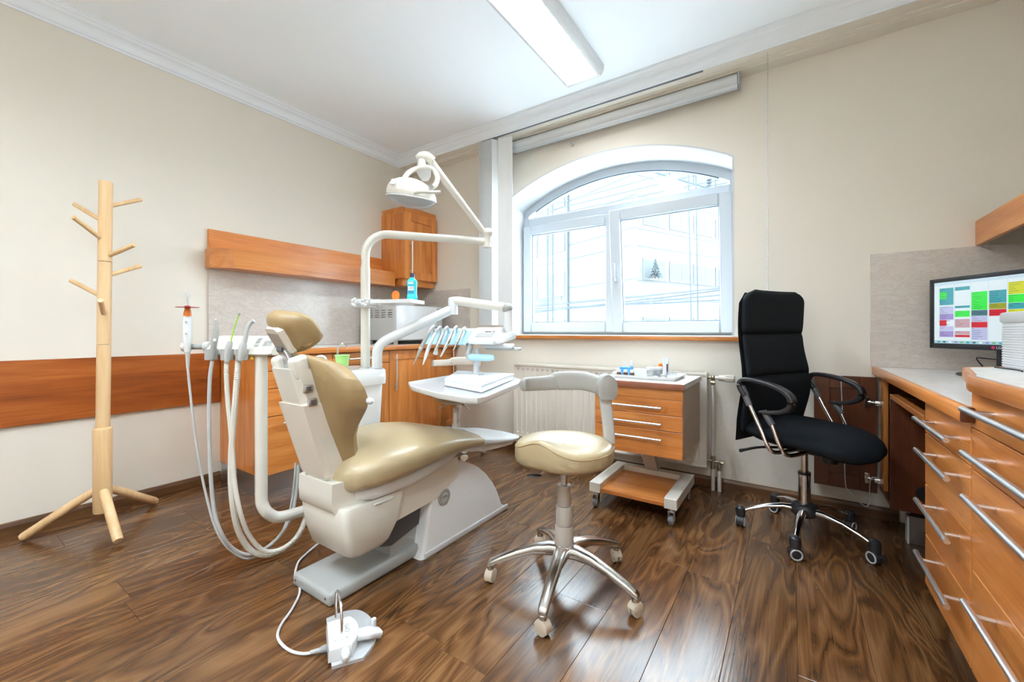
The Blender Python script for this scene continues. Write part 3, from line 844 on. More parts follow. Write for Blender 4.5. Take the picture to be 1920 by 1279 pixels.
us = thing('wall_shelf', 'cherry wall shelf at the upper right above the monitor', 'shelf', (.84, 2.0, 1.41))
part('fascia', MB().box(.736, .758, 1.3, YB - .001, 1.412, 1.531, bev=.002, seg=1), cherry_y, us, flat=True)
part('shelf_board', MB().box(.758, XR - .001, 1.3, YB - .001, 1.50, 1.52), mahog_x, us, flat=True)

# open cabinet under the desk with its door swung against the window wall
oc = thing('open_cabinet', 'mahogany cabinet under the desk, coloured darker for the shade, with its door swung open', 'cabinet', (.66, 2.75, .13))
part('near_side', MB().box(RX, XR - .002, 2.600, 2.618, .165, .685, bev=.001, seg=1), mahog_z, oc, flat=True)
part('far_side', MB().box(RX + .02, XR - .002, 2.88, 2.897, .168, .75), mahog_z, oc, flat=True)
part('bottom', MB().box(RX + .002, XR - .002, 2.618, 2.88, .170, .186), mahog_x, oc, flat=True)
part('back', MB().box(XR - .02, XR - .002, 2.618, 2.88, .148, .75), mahog_z, oc, flat=True)
part('inner_post', MB().box(RX + .004, RX + .022, 2.80, 2.88, .168, .75), cherry_z, oc, flat=True)
part('slide_bracket', MB().box(RX + .03, RX + .10, 2.02, 2.60, .735, .764, bev=.002, seg=1), black, oc)
part('support_bar', MB().box(RX - .002, RX + .03, 2.0, 2.60, .682, .704, bev=.002, seg=1), cherry_y, oc, flat=True)
mb = MB(); D0, D1 = .102, .372
for a in ((D0, D0 + .07, .14, .752), (D1 - .07, D1, .14, .752), (D0 + .07, D1 - .07, .685, .752), (D0 + .07, D1 - .07, .14, .215)):
    mb.box(a[0], a[1], 2.895, 2.915, a[2], a[3], bev=.0012, seg=1)
dr_ = part('door', mb, mahog_z, oc, flat=True)
part('door_panel', MB().box(D0 + .07, D1 - .07, 2.903, 2.911, .215, .685), mahog_z, dr_, flat=True)
for z in (.62, .215):
    mb = MB(); mb.box(D1 - .052, D1 - .028, 2.886, 2.8955, z - .028, z + .028, bev=.002, seg=1); mb.cyl((D1 - .04, 2.893, z), (D1 - .01, 2.87, z), .007, seg=8)
    mb.box(D1 - .015, D1 + .05, 2.86, 2.876, z - .012, z + .012, bev=.003); mb.box(D1 + .012, D1 + .026, 2.855, 2.88, z - .024, z + .024, bev=.002)
    part('hinge', mb, chrome, oc)
for k in range(12):
    part('pin_hole', MB().cyl((RX + .0035, 2.815, .22 + k * .042), (RX + .0045, 2.815, .22 + k * .042), .003, seg=6), vent, oc)
part('cable_hole', MB().cyl((.50, 2.5995, .26), (.50, 2.598, .26), .034, seg=20), blackm, oc)
part('plinth', MB().box(.455, .52, 2.66, 2.70, 0, .13, bev=.002, seg=1), steel, oc)
part('plinth_edge', MB().box(.448, .455, 2.655, 2.70, 0, .13), whitep, oc)
part('kick_board', MB().box(.47, XR - .002, 2.70, 2.715, 0, .13), mahog_x, oc, flat=True)
cbl = thing('power_cable', 'thin white cable looping down from the open cabinet door', 'cable', (.36, 2.87, .06))
part('cord', MB().tube([(.372, 2.862, .232), (.345, 2.868, .225), (.338, 2.87, .17), (.337, 2.87, .10), (.325, 2.872, .068), (.295, 2.88, .085), (.262, 2.885, .125), (.24, 2.888, .165), (.235, 2.89, .40), (.225, 2.89, .62), (.22, 2.89, .765)], .0022, 6, n=6), whitep, cbl)

# monitor standing across the corner
MO = Vector((.55, 2.78, 0)); MD = -FW; MN = -RT                 # left end, width direction, facing
MWd, MZ0, MZ1 = .53, .917, 1.243
Mm = Matrix((MD, -MN, Vector((0, 0, 1)))).transposed().to_4x4(); Mm.translation = MO       # local x along the screen, y into it
mo = thing('monitor', 'black flat monitor showing a coloured appointment calendar', 'monitor', tuple(MO + MD * .265 + Vector((0, 0, .807))))
mb = MB(Mm)
for a in ((0, .016, MZ0, MZ1), (MWd - .016, MWd, MZ0, MZ1), (0, MWd, MZ1 - .018, MZ1), (0, MWd, MZ0, MZ0 + .024)):
    mb.box(a[0], a[1], -.004, .014, a[2], a[3], bev=.0025)
part('bezel', mb, black, mo)
part('rear_shell', MB(Mm).box(.01, MWd - .01, .010, .045, MZ0 + .01, MZ1 - .01, bev=.012), black, mo)
mb = MB(Mm); mb.box(.245, .285, .03, .045, .84, MZ0 + .08, bev=.004); mb.cyl((.265, .035, .815), (.265, .035, .86), .018, seg=12)
part('stand_neck', mb, black, mo)
mb = MB(Mm); mb.lathe([(0, 0), (.12, 0), (.125, .003), (.12, .008), (.03, .014), (0, .014)], (.255, .03, .8065), 28)
part('stand_foot', mb, black, mo)
def screen_material():
    m = bpy.data.materials.new('screen_picture'); m.use_nodes = True; nt = m.node_tree
    at_ = nt.nodes.new('ShaderNodeAttribute'); at_.attribute_name = 'picture'
    b = nt.nodes['Principled BSDF']; b.inputs['Base Color'].default_value = (.01, .01, .01, 1); b.inputs['Roughness'].default_value = .25
    nt.links.new(at_.outputs['Color'], b.inputs['Emission Color']); b.inputs['Emission Strength'].default_value = .50
    m.cycles.emission_sampling = 'NONE'
    return m
cells = []
SX, SW, SZ, SH = .016, .498, MZ0 + .024, MZ1 - MZ0 - .042
def cell(u0, u1, v0, v1, c, lay=0): cells.append((SX + SW * u0, SX + SW * u1, SZ + SH * (1 - v1), SZ + SH * (1 - v0), c, lay))
WH = (.80, .93, .97); TE = (.06, .40, .46); GR = (.05, .92, .08); RD = (.72, .02, .04); YE = (.70, .76, .03); LI = (.38, .30, .66); PK = (.62, .40, .45); GY = (.07, .19, .22); OL = (.36, .40, .03); PA = (.55, .58, .85)
cell(0, 1, 0, 1, WH); cell(0, 1, .0, .05, (.62, .80, .90), 1); cell(0, 1, .955, 1, (.42, .66, .74), 1)
for k in range(18): cell(.03 + k * .05, .055 + k * .05, .962, .99, [TE, GY, (.9, .95, 1), LI, (.2, .5, .25)][k % 5], 2)
cols = [[(.10, .38, TE), (.16, .28, GR), (.40, .52, PA), (.52, .62, LI), (.62, .72, RD), (.72, .80, PA), (.80, .90, LI)],
        [(.10, .16, TE), (.40, .44, TE), (.48, .58, GR), (.61, .75, PK), (.80, .86, PK), (.86, .90, RD)],
        [(.20, .48, GR), (.48, .57, GY), (.57, .66, PA), (.66, .75, RD), (.75, .94, PA)],
        [(.20, .39, TE), (.39, .48, OL), (.48, .58, RD)],
        [(.10, .28, YE), (.28, .40, GR), (.40, .49, TE), (.49, .60, YE), (.60, .63, RD), (.63, .80, GR)],
        [(.06, .11, GY), (.50, .60, RD), (.66, .78, TE)],
        [(.16, .36, GR), (.40, .55, PA), (.60, .78, YE)]]
for k, cl in enumerate(cols):
    u0 = .045 + k * .136
    cell(u0 - .002, u0, .05, .95, (.45, .62, .70), 1)
    for i, (a, b, c) in enumerate(cl):
        cell(u0 + .004, u0 + .128 - (.06 if (k, i) in ((0, 1), (0, 4)) else 0), a, b - .004, c, 2 + (k == 0 and i in (1, 4)))
        for q in range(int((b - a) / .03)):
            cell(u0 + .010, u0 + .03 + .07 * random.random(), a + .010 + q * .03, a + .016 + q * .03, tuple(x * .35 for x in c), 4)
mb = MB(Mm); vc = []
for x0, x1, z0, z1, c, lay in cells:
    y = .0035 - lay * .0002
    mb.add([(x0, y, z0), (x1, y, z0), (x1, y, z1), (x0, y, z1)], [[0, 1, 2, 3]]); vc += [c] * 4
so = part('screen', mb, screen_material(), mo, flat=True)
ca = so.data.color_attributes.new('picture', 'FLOAT_COLOR', 'POINT')
for k, c in enumerate(vc): ca.data[k].color = (*c, 1)
text('maker_mark', 'LG', .016, Mm @ basis((.285, -.0045, MZ0 + .012), (1, 0, 0), (0, 0, 1)), labelw, mo)
mb = MB(Mm); mb.cyl((.265, -.0042, MZ0 + .012), (.265, -.0052, MZ0 + .012), .0068, seg=16); part('maker_badge', mb, mat('crimson_badge', (.55, .02, .10), .4), mo)
single('monitor_cable', 'black cable looping behind the printer below the monitor', 'cable', MB().tube([at(1845, 690, 1.86), at(1833, 676, 1.9), at(1832, 671, 1.92), at(1840, 671.5, 1.93), at(1855, 673, 1.9), at(1885, 676, 1.75), at(1930, 682, 1.7)], .0028, 6, n=6), blackm)

# printer on the counter
PX, PY0, PY1, PZ = .530, 1.50, 1.893, .8885
pr = thing('printer', 'white office printer with ribbed side on the higher counter', 'printer', (.72, 1.67, PZ))
part('body', MB().box(PX + .0025, XR - .04, PY0, PY1, PZ, 1.030, bev=.003), whitep, pr)
for k in range(17):
    part('side_rib', MB().box(PX, PX + .008, PY0 + .004, PY1 - .004, PZ + .004 + k * .0074, PZ + .0088 + k * .0074, bev=.001, seg=1), whitep, pr)
part('top_cover', MB().box(PX - .004, XR - .04, PY0 - .004, PY1 + .003, 1.022, 1.055, bev=.008), lgrey, pr)
single('printer_cable', 'short black cable lying at the foot of the printer', 'cable', MB().tube([(.50, 1.83, .891), (.515, 1.80, .890), (.522, 1.74, .890), (.515, 1.70, .890)], .002, 6, n=5), blackm)
# ------------------------------------------------------------------ dental chair
XC = -1.46
dc = thing('dental_chair', 'reclined beige dental chair with butterfly backrest and white base', 'dental chair', (XC, 1.35, 0))
def sup(hw, z0, z1, y, n=28, pw=.62, crown=0.0, x0=XC):
    """one cross-section of a cushion across X"""
    out = []
    zc, hz = (z0 + z1) / 2, (z1 - z0) / 2
    for k in range(n):
        a = 2 * PI * k / n
        ca, sa = math.cos(a), math.sin(a)
        x = math.copysign(abs(ca) ** pw, ca) * hw
        z = math.copysign(abs(sa) ** pw, sa) * hz
        if z > 0: z *= 1 - crown * (x / hw) ** 2
        out.append((x0 + x, y, zc + z))
    return out
ST = [(.885, .05, .42, .47), (.90, .12, .405, .50), (.93, .17, .40, .525), (.98, .205, .40, .552), (1.05, .235, .405, .572), (1.15, .255, .42, .583), (1.27, .258, .432, .580), (1.38, .25, .44, .562), (1.5, .236, .436, .528),
      (1.62, .218, .42, .492), (1.75, .203, .402, .457), (1.88, .192, .384, .428), (1.95, .184, .378, .416), (1.975, .172, .382, .410)]
mb = MB(); rings = []
for i in range(len(ST) - 1):
    a, b = ST[i], ST[i + 1]
    for k in range(3):
        u = k / 3; q = [a[j] + (b[j] - a[j]) * u for j in range(4)]
        rings.append(sup(q[1], q[2], q[3], q[0], crown=.32))
rings.append(sup(ST[-1][1], ST[-1][2], ST[-1][3], ST[-1][0], crown=.32))
mb.ring(rings)
seat = part('seat_cushion', mb, leather_l, dc, ang=60)
mb = MB()
mb.ring([[(XC - w, y, z0), (XC + w, y, z0), (XC + w * .95, y, z1), (XC - w * .95, y, z1)] for y, w, z0, z1 in ((1.50, .10, .41, .45), (1.62, .19, .405, .435), (1.75, .188, .388, .42), (1.90, .178, .374, .40), (1.97, .15, .376, .392))])
part('leg_rest_cover', mb, whitep, dc, ang=30)
part('seat_shell', MB().ring([sup(w, z0, z1, y, pw=.5) for y, w, z0, z1 in ((.93, .12, .37, .42), (1.0, .165, .355, .42), (1.15, .19, .36, .435), (1.35, .18, .385, .45), (1.5, .14, .40, .445))]), whitep, dc, ang=50)
mb = MB(); rings = []
for y, w_, z0, z1 in ((1.60, .222, .418, .500), (1.64, .219, .414, .490), (1.75, .207, .398, .462), (1.88, .196, .380, .432), (1.955, .187, .374, .419), (1.982, .174, .379, .412)):
    rings.append([(x, y + .006 * math.sin(k * 2.3) * (y < 1.62), z) for k, (x, _, z) in enumerate(sup(w_, z0, z1, y, crown=.32))])
part('foot_sleeve', MB().ring(rings), mat('white_plastic_sleeve', (.72, .77, .80), .22, coat=.3, bump=.4, bscale=60), dc, ang=60)
# backrest
YPL = lambda z: .80 + (.89 - z) * .31
HW = [(.918, .05), (.908, .105), (.888, .160), (.86, .195), (.83, .222), (.80, .238), (.765, .241), (.73, .226), (.69, .190), (.65, .152), (.61, .122), (.57, .108), (.52, .098), (.47, .092), (.435, .075), (.412, .035)]
def hw(z):
    for (a, p), (b, q) in zip(HW, HW[1:]):
        if b <= z <= a: return p + (q - p) * (a - z) / (a - b)
    return HW[-1][1]
def back_ring(z, off, th, sc=1.0, n=15):
    h = hw(z) * sc; y0 = YPL(z); B, Fr = [], []
    for k in range(n):
        u = -1 + 2 * k / (n - 1)
        cu = .055 * (abs(u) ** 2.2) * min(1, h / .3)
        e = math.sqrt(max(0, 1 - abs(u) ** 5))
        B.append((XC + u * h, y0 + off + cu + th * .5 - th * .5 * e, z)); Fr.append((XC + u * h, y0 + off + cu + th * .5 + th * .5 * e, z))
    return B + Fr[::-1]
zs = [.918 - (.918 - .412) * k / 44 for k in range(45)]
part('backrest_cushion', MB().ring([back_ring(z, -.01, .085 * min(1, (.925 - z) / .05, (z - .395) / .05)) for z in zs]), leather, dc, ang=70)
# white spine shell behind the cushion with a notch for the headrest bar
mb = MB(); rings = []
for z in [.40 + (.868 - .40) * k / 14 for k in range(15)]:
    w = .078 if z > .5 else .072; y0 = YPL(z) - .068; y1 = YPL(z) + .015
    b = .020
    rings.append([(XC - w + b, y0, z), (XC - w, y0 + b, z), (XC - w, y1, z), (XC + w, y1, z), (XC + w, y0 + b, z), (XC + w - b, y0, z)])
mb.ring(rings)
part('backrest_shell', mb, ivory, dc, ang=35)
for s in (-1, 1):
    mb = MB(); mb.box(-.021, .021, -.030, .034, -.045, .040, bev=.018, seg=4, c=(XC + s * .056, YPL(.87) - .030, .872), R=Matrix.Rotation(math.radians(17), 3, 'X'))
    part('shell_shoulder', mb, ivory, dc, ang=60)
part('shell_lower_cover', MB().ring([[(XC - w, YPL(z) - .072, z), (XC + w, YPL(z) - .072, z), (XC + w, YPL(z) - .0, z), (XC - w, YPL(z) - .0, z)] for z, w in ((.47, .074), (.60, .0775), (.742, .0805))]), cream, dc, ang=30)
for z in (.800, .752):
    o_ = part('socket', MB().box(-.016, .016, -.006, .006, -.014, .014, bev=.003, c=(XC + .079, YPL(z) - .035, z), R=Matrix.Rotation(PI / 2, 3, 'Z')), steel, dc)
    part('socket_hole', MB().box(XC + .083, XC + .0862, YPL(z) - .043, YPL(z) - .027, z - .007, z + .007), dgrey, o_, flat=True)
part('backrest_knob', MB().ell((XC + .250, YPL(.76) + .075, .757), (.016, .012, .012), nu=12, nv=8), whitep, dc)
part('arm_socket_plug', MB().cyl((XC - .079, YPL(.80) - .04, .80), (XC - .092, YPL(.80) - .04, .80), .013, seg=12), greyp, dc)
# headrest
HC = Vector((XC - .036, .772, .990))
HR = Matrix.Rotation(math.radians(33), 3, 'X') @ Matrix.Rotation(math.radians(6), 3, 'Y')
# local: x across, y = thickness towards the patient, z = up the headrest
mb = MB(); rings = []
for k in range(25):
    v = -1 + 2 * k / 24
    h = .106 * (1 - abs(v) ** 3.2 * .42) * (1 - .10 * v) * math.sqrt(max(.02, 1 - abs(v) ** 8))
    ring_ = []
    th = .040 * math.sqrt(max(.03, 1 - abs(v) ** 4))
    for j in range(28):
        a = 2 * PI * j / 28; ca, sa = math.cos(a), math.sin(a)
        x = math.copysign(abs(ca) ** .8, ca) * h; y = math.copysign(abs(sa) ** .75, sa) * th + .045 * (x / .106) ** 2
        ring_.append(HC + HR @ Vector((x, y + .012, v * .082)))
    rings.append(ring_)
mb.ring(rings)
hr_ = part('headrest', mb, leather, dc, ang=70)
mb = MB(); rings = []
for zz, w_ in ((-.074, .030), (-.06, .044), (.0, .048), (.032, .046), (.042, .030)):
    rings.append([HC + HR @ Vector((x, y, zz)) for x, y in ((-w_, -.026), (-w_ * .8, -.036), (w_ * .8, -.036), (w_, -.026), (w_, -.010), (-w_, -.010))])
mb.ring(rings)
part('headrest_plate', mb, cream, dc, ang=30)
part('plate_recess', MB().box(-.034, .034, -.0012, .0012, -.048, .030, c=HC + HR @ Vector((0, -.0365, -.015)), R=HR), taupe, dc, flat=True)
p0 = HC + HR @ Vector((0, -.034, -.045)); p1 = Vector((XC - .004, YPL(.86) - .028, .872))
dv = (p1 - p0).normalized(); sdv = Vector((1, 0, 0)); nv_ = sdv.cross(dv)
Rb = Matrix((sdv, nv_, dv)).transposed()
part('headrest_link', MB().box(-.026, .026, -.011, .011, -(p1 - p0).length / 2, (p1 - p0).length / 2, bev=.003, c=(p0 + p1) / 2, R=Rb), steel, dc)
mb = MB(); mb.cyl(p1 - Vector((.032, 0, -.006)), p1 + Vector((.032, 0, .006)), .013, seg=14); part('link_pivot', mb, steel, dc)
mb = MB(); mb.cyl(p0 - Vector((.018, 0, 0)), p0 + Vector((.018, 0, 0)), .014, seg=14); part('link_upper_pivot', mb, dgrey, dc)
# hinge bracket, body, lifting arm
mb = MB(); mb.ring([[(XC - .10, y0, z), (XC + .115, y0, z), (XC + .135, y1, z), (XC - .12, y1, z)] for z, y0, y1 in ((.345, .872, .985), (.36, .862, .99), (.40, .858, .985), (.455, .860, .97))])
part('back_hinge_cover', mb, ivory, dc, ang=30)
def rrect(x0, x1, y0, y1, z, r=.03):
    out = []
    for cx, cy, a0 in ((x1 - r, y1 - r, 0), (x0 + r, y1 - r, 90), (x0 + r, y0 + r, 180), (x1 - r, y0 + r, 270)):
        for k in range(4):
            a = math.radians(a0 + k * 30); out.append((cx + r * math.cos(a), cy + r * math.sin(a), z))
    return out
mb = MB(); mb.ring([rrect(XC - .105, XC + .135, .93, 1.08, .165, .03), rrect(XC - .115, XC + .15, .905, 1.10, .185, .035), rrect(XC - .125, XC + .165, .885, 1.135, .26, .03), rrect(XC - .125, XC + .165, .875, 1.15, .345, .025), rrect(XC - .118, XC + .158, .882, 1.15, .362, .022)])
part('body_cover', mb, ivory, dc, ang=50)
mb = MB(); mb.prism([(1.06, .25), (1.12, .23), (1.36, .245), (1.50, .30), (1.50, .40), (1.30, .40), (1.06, .385)], 'yz', XC - .10, XC + .135)
part('side_skirt', mb, cream, dc, ang=30)
mb = MB(); mb.prism([(1.10, .12), (1.16, .10), (1.62, .20), (1.62, .30), (1.54, .36), (1.12, .26)], 'yz', XC - .08, XC + .07)
part('lifting_arm', mb, dgrey, dc, ang=30)
part('armrest_socket', MB().box(XC + .155, XC + .170, 1.0, 1.09, .345, .352, bev=.003), whitep, dc)
mb = MB(); mb.box(-1.625, -1.375, .868, 1.75, 0, .052, bev=.014, seg=3)
bp_ = part('base_plate', mb, plate_m, dc, ang=50)
for x in (-1.60, -1.40): part('plate_screw', MB().cyl((x, .8675, .03), (x, .8665, .03), .005, seg=10), dgrey, dc)
part('base_block', MB().box(-1.60, -1.40, 1.16, 1.80, .045, .16, bev=.008), plate_m, dc)
FP = [(1.272, 0), (1.285, .018), (1.293, .03), (1.345, .325), (1.356, .352), (1.378, .370), (1.42, .380), (1.48, .378), (1.54, .365), (1.61, .338), (1.68, .298), (1.745, .245), (1.80, .185), (1.842, .125), (1.872, .065), (1.885, .035), (1.905, .022), (1.925, .012), (1.93, 0)]
for xa, xb, nm in ((-1.452, -1.332, 'fin'), (-1.70, -1.58, 'fin')):
    mb = MB(); cy_, cz_ = 1.55, .14; rings = []
    for x, s_ in ((xa, .955), (xa + .006, .985), (xa + .02, 1), (xb - .022, 1), (xb - .012, .992), (xb - .004, .97), (xb, .94)):
        rings.append([(x, cy_ + (y - cy_) * s_, max(0, cz_ + (z - cz_) * s_) if z > .001 else 0) for y, z in FP])
    mb.ring(rings)
    fn = part('base_cover', mb, enamel, dc, ang=45)
    if xb > -1.4:
        part('cover_foot', MB().box(xb - .004, xb + .007, 1.29, 1.925, 0, .026, bev=.004), whitep, fn)
        bd = part('badge', MB().lathe([(0, 0), (.038, 0), (.038, .005), (.035, .008), (.026, .008), (.025, .0055), (0, .0055)], (xb, 1.412, .235), 32, 'X'), greyp, dc)
        part('badge_face', MB().cyl((xb + .005, 1.412, .235), (xb + .0065, 1.412, .235), .0245, seg=28), lgrey, bd)
        text('badge_text', 'OMS', .017, basis((xb + .0068, 1.412, .235), (0, 1, 0), (0, 0, 1)), ink, bd)

# ------------------------------------------------------------------ spittoon unit beside the chair
su = thing('spittoon_unit', 'white spittoon unit standing behind the chair backrest', 'dental unit', (-1.915, 1.28, .30))
UX0, UX1, UY0, UY1 = -2.05, -1.785, 1.08, 1.45
mb = MB(); mb.ring([rrect(UX0 + .05, UX1 - .05, UY0 + .04, UY1 - .04, .30, .05), rrect(UX0 + .02, UX1 - .02, UY0 + .02, UY1 - .01, .33, .05), rrect(UX0 + .005, UX1 - .008, UY0 + .005, UY1 - .005, .50, .045), rrect(UX0, UX1, UY0, UY1, .71, .04), rrect(UX0 + .004, UX1 - .004, UY0 + .004, UY1 - .004, .726, .04)])
part('unit_body', mb, enamel, su, ang=50)
mb = MB(); e = .012; mb.ring([rrect(UX0 - e, UX1 + e, UY0 - e, UY1 + e, .722, .04), rrect(UX0 - e - .002, UX1 + e + .002, UY0 - e - .002, UY1 + e + .002, .745, .042), rrect(UX0 - e, UX1 + e, UY0 - e, UY1 + e, .792, .04), rrect(UX0 - e + .012, UX1 + e - .012, UY0 - e + .012, UY1 + e - .012, .803, .035)])
part('top_tray', mb, enamel, su, ang=50)
part('bowl_rim', MB().torus((-1.95, 1.18, .806), .068, .007, seg=28), whitep, su)
part('bowl', MB().lathe([(.064, .004), (.055, .0015), (.02, .0005), (0, .0003)], (-1.95, 1.18, .803), 24), lgrey, su)
part('post_collar', MB().cyl((-1.874, 1.39, .80), (-1.874, 1.39, .808), .034, seg=20), chrome, su)
part('mount_bracket', MB().box(-1.80, -1.58, 1.24, 1.38, .31, .40, bev=.01), ivory, su)
fa = at(633, 684, 2.06)
part('faucet', MB().tube([fa, fa + Vector((0, 0, .075)), fa + Vector((.004, .008, .095)), fa + Vector((.016, .02, .105)), fa + Vector((.026, .032, .095)), fa + Vector((.028, .034, .08))], .0042, 8, n=6), chrome, su)
part('rinse_spout', MB().tube([at(590, 684, 2.0), at(592, 672, 2.0), at(600, 668, 2.0), at(609, 670, 2.0), at(613, 680, 2.0)], .006, 8, n=5), whitep, su)
cpv = at(642, 685, 2.0)
cup = thing('cup', 'translucent lime green plastic cup on the spittoon unit', 'cup', (cpv.x, cpv.y, .8035))
cz = .8035
part('cup_wall', MB().lathe([(0, cz), (.024, cz), (.0255, cz + .003), (.030, cz + .055), (.0325, cz + .074), (.034, cz + .078), (.0315, cz + .078), (.0285, cz + .055), (.024, cz + .006), (0, cz + .006)], (cpv.x, cpv.y, 0), 24), greenc, cup)
part('cup_rim', MB().torus((cpv.x, cpv.y, cz + .078), .0333, .0016, seg=24, sg=6), greenc, cup)

# ------------------------------------------------------------------ operating lamp
PB = Vector((-1.874, 1.39, .805))
LE = at(913, 453, 2.42); LE.z = 1.518
ol = thing('operating_lamp', 'ivory operating lamp on a jointed arm over the dental chair', 'operating lamp', tuple(PB))
dh = Vector((LE.x - PB.x, LE.y - PB.y, 0)).normalized()
part('post', MB().cyl(PB, (PB.x, PB.y, 1.335), .0245, seg=20), ivory, ol)
bend = [Vector((PB.x, PB.y, 1.335)), Vector((PB.x, PB.y, 1.40))]
for k in range(1, 9):
    a = k / 8 * PI / 2
    bend.append(Vector((PB.x, PB.y, 1.40)) + dh * (.118 * (1 - math.cos(a))) + Vector((0, 0, .118 * math.sin(a))))
bend += [Vector((LE.x, LE.y, 1.518)) - dh * .02]
part('lower_arm', MB().tube(bend, .0222, 18), ivory, ol)
part('arm_label', MB().box(PB.x - .004, PB.x + .004, PB.y - .0235, PB.y - .0225, 1.35, 1.375), lgrey, ol, flat=True)
mb = MB(); mb.cyl(LE + Vector((0, 0, -.03)), LE + Vector((0, 0, .035)), .026, seg=18); mb.ell(LE + Vector((0, 0, .036)), (.03, .03, .018)); mb.cyl(LE + Vector((0, 0, -.034)), LE + Vector((0, 0, -.026)), .028, seg=18)
part('elbow_joint', mb, ivory, ol)
A0 = at(908, 437, 2.41); A1 = at(806, 302, 2.14)
part('upper_arm', MB().tube([A0, A1], [.018, .022], 16), ivory, ol)
part('arm_groove', MB().tube([A0 + Vector((-.011, -.012, .004)), A1 + Vector((-.013, -.014, .006))], .006, 8), whitep, ol)
part('elbow_cap', MB().ell(at(915, 436, 2.41), (.034, .03, .026)), ivory, ol)
mb = MB(); mb.tube([at(782, 299, 2.12), at(790, 295, 2.12), at(800, 295, 2.13), at(812, 303, 2.14)], [.018, .026, .028, .024], 14, n=4); part('head_joint', mb, ivory, ol)
mb = MB(); mb.cyl(at(791, 300, 2.12), at(791, 322, 2.12), .022, .024, seg=16); part('swivel', mb, ivory, ol)
mb = MB(); mb.ring([[at(x, y, t) for x, y, t in q] for q in (((778, 318, 2.08), (808, 317, 2.08), (808, 317, 2.16), (778, 318, 2.16)), ((786, 332, 2.09), (808, 331, 2.09), (808, 331, 2.15), (786, 332, 2.15)), ((792, 340, 2.10), (803, 340, 2.10), (803, 340, 2.14), (792, 340, 2.14)))])
part('motor_housing', mb, lgrey, ol, ang=30)
for dt in (-.05, .05):
    part('yoke', MB().tube([at(754, 342, 2.10 + dt * 1.3), at(764, 326, 2.10 + dt), at(780, 317, 2.11 + dt * .6), at(800, 314, 2.12 + dt * .5), at(815, 321, 2.13 + dt * .6), at(820, 335, 2.13 + dt), at(816, 347, 2.12 + dt * 1.2), at(806, 354, 2.11 + dt * 1.3)], .0125, 10, n=5), ivory, ol)
LC = at(772, 368, 2.10)
LR = Matrix.Rotation(YAW, 3, 'Z') @ Matrix.Rotation(math.radians(8), 3, 'Y') @ Matrix.Rotation(math.radians(9), 3, 'X')
def dome(mb, c, rad, R, p0, p1, nu=30, nv=10, skew=0.0):
    rings = []
    for i in range(nv + 1):
        ph = p0 + (p1 - p0) * i / nv; cp, sp = max(math.cos(ph), 1e-3), math.sin(ph)
        rings.append([Vector(c) + R @ Vector((rad[0] * cp * math.cos(2 * PI * k / nu) + skew * sp, rad[1] * cp * math.sin(2 * PI * k / nu), rad[2] * sp)) for k in range(nu)])
    return mb.ring(rings)
part('head_shell', dome(MB(), LC, (.125, .105, .088), LR, -.12, PI / 2, skew=-.02), ivory, ol, ang=50)
part('head_reflector', dome(MB(), LC + Vector((0, 0, .004)), (.115, .096, .028), LR, -PI / 2, -.05), mirror, ol, ang=60)
part('front_shield', dome(MB(), LC, (.126, .106, .062), LR, -PI / 2, -.10), clearp, ol, ang=60)
part('shield_rim', MB().ring([[LC + LR @ Vector(((.125 + a) * math.cos(2 * PI * k / 32), (.105 + a) * math.sin(2 * PI * k / 32), -.012 + b)) for a, b in ((0, -.004), (.004, 0), (0, .004), (-.004, 0))] for k in range(32)], closed=True), whitep, ol)
part('bulb', MB().ell(LC + LR @ Vector((0, 0, -.012)), (.018, .012, .01), R=LR), whitep, ol)
part('grip', MB().tube([at(776, 362, 1.99), at(790, 359, 1.98), at(810, 360.5, 1.98), at(826, 360, 1.99)], [.007, .009, .008, .0075], 10, n=4), ivory, ol)
part('focus_knob', MB().cyl(at(808, 350, 2.0), at(808, 350, 2.03), .012, seg=14), greyp, ol)
part('head_clip', MB().box(-.012, .012, -.002, .002, -.022, .022, c=LC + LR @ Vector((-.075, -.078, .046)), R=LR @ Matrix.Rotation(math.radians(-48), 3, 'X')), lgrey, ol)

# bottle tray clamped to the lamp post
tz = 1.140
bt = thing('bottle_tray', 'small white tray clamped to the lamp post', 'tray', tuple(at(735, 567, 2.2)))
q = [at(700, 567, 2.13), at(770, 567, 2.06), at(796, 567, 2.22), at(735, 567, 2.34)]
mb = MB(); mb.ring([[Vector((p.x, p.y, tz + dz)) for p in q] for dz in (0, .018)])
part('tray_plate', mb, whitep, bt, ang=30)
part('clamp', MB().box(PB.x - .045, PB.x + .045, PB.y - .04, PB.y + .04, tz - .022, tz + .028, bev=.012), whitep, bt)
part('tray_neck', MB().tube([Vector((PB.x, PB.y, tz + .004)), at(712, 567, 2.17) * 1.0], .018, 10), whitep, bt)
for px in (664, 684):
    mb = MB(); kc = at(px, 567, 2.10 if px > 670 else 2.14)
    for k in range(5):
        a = k * 2 * PI / 5
        mb.ell(kc + RT * .014 * math.cos(a) * (1 if px > 670 else .6) + Vector((0, 0, .016 * math.sin(a))), (.010, .010, .010), nu=10, nv=6)
    mb.cyl(kc, Vector((PB.x, PB.y, kc.z)), .007, seg=10); part('star_knob', mb, whitep, bt)
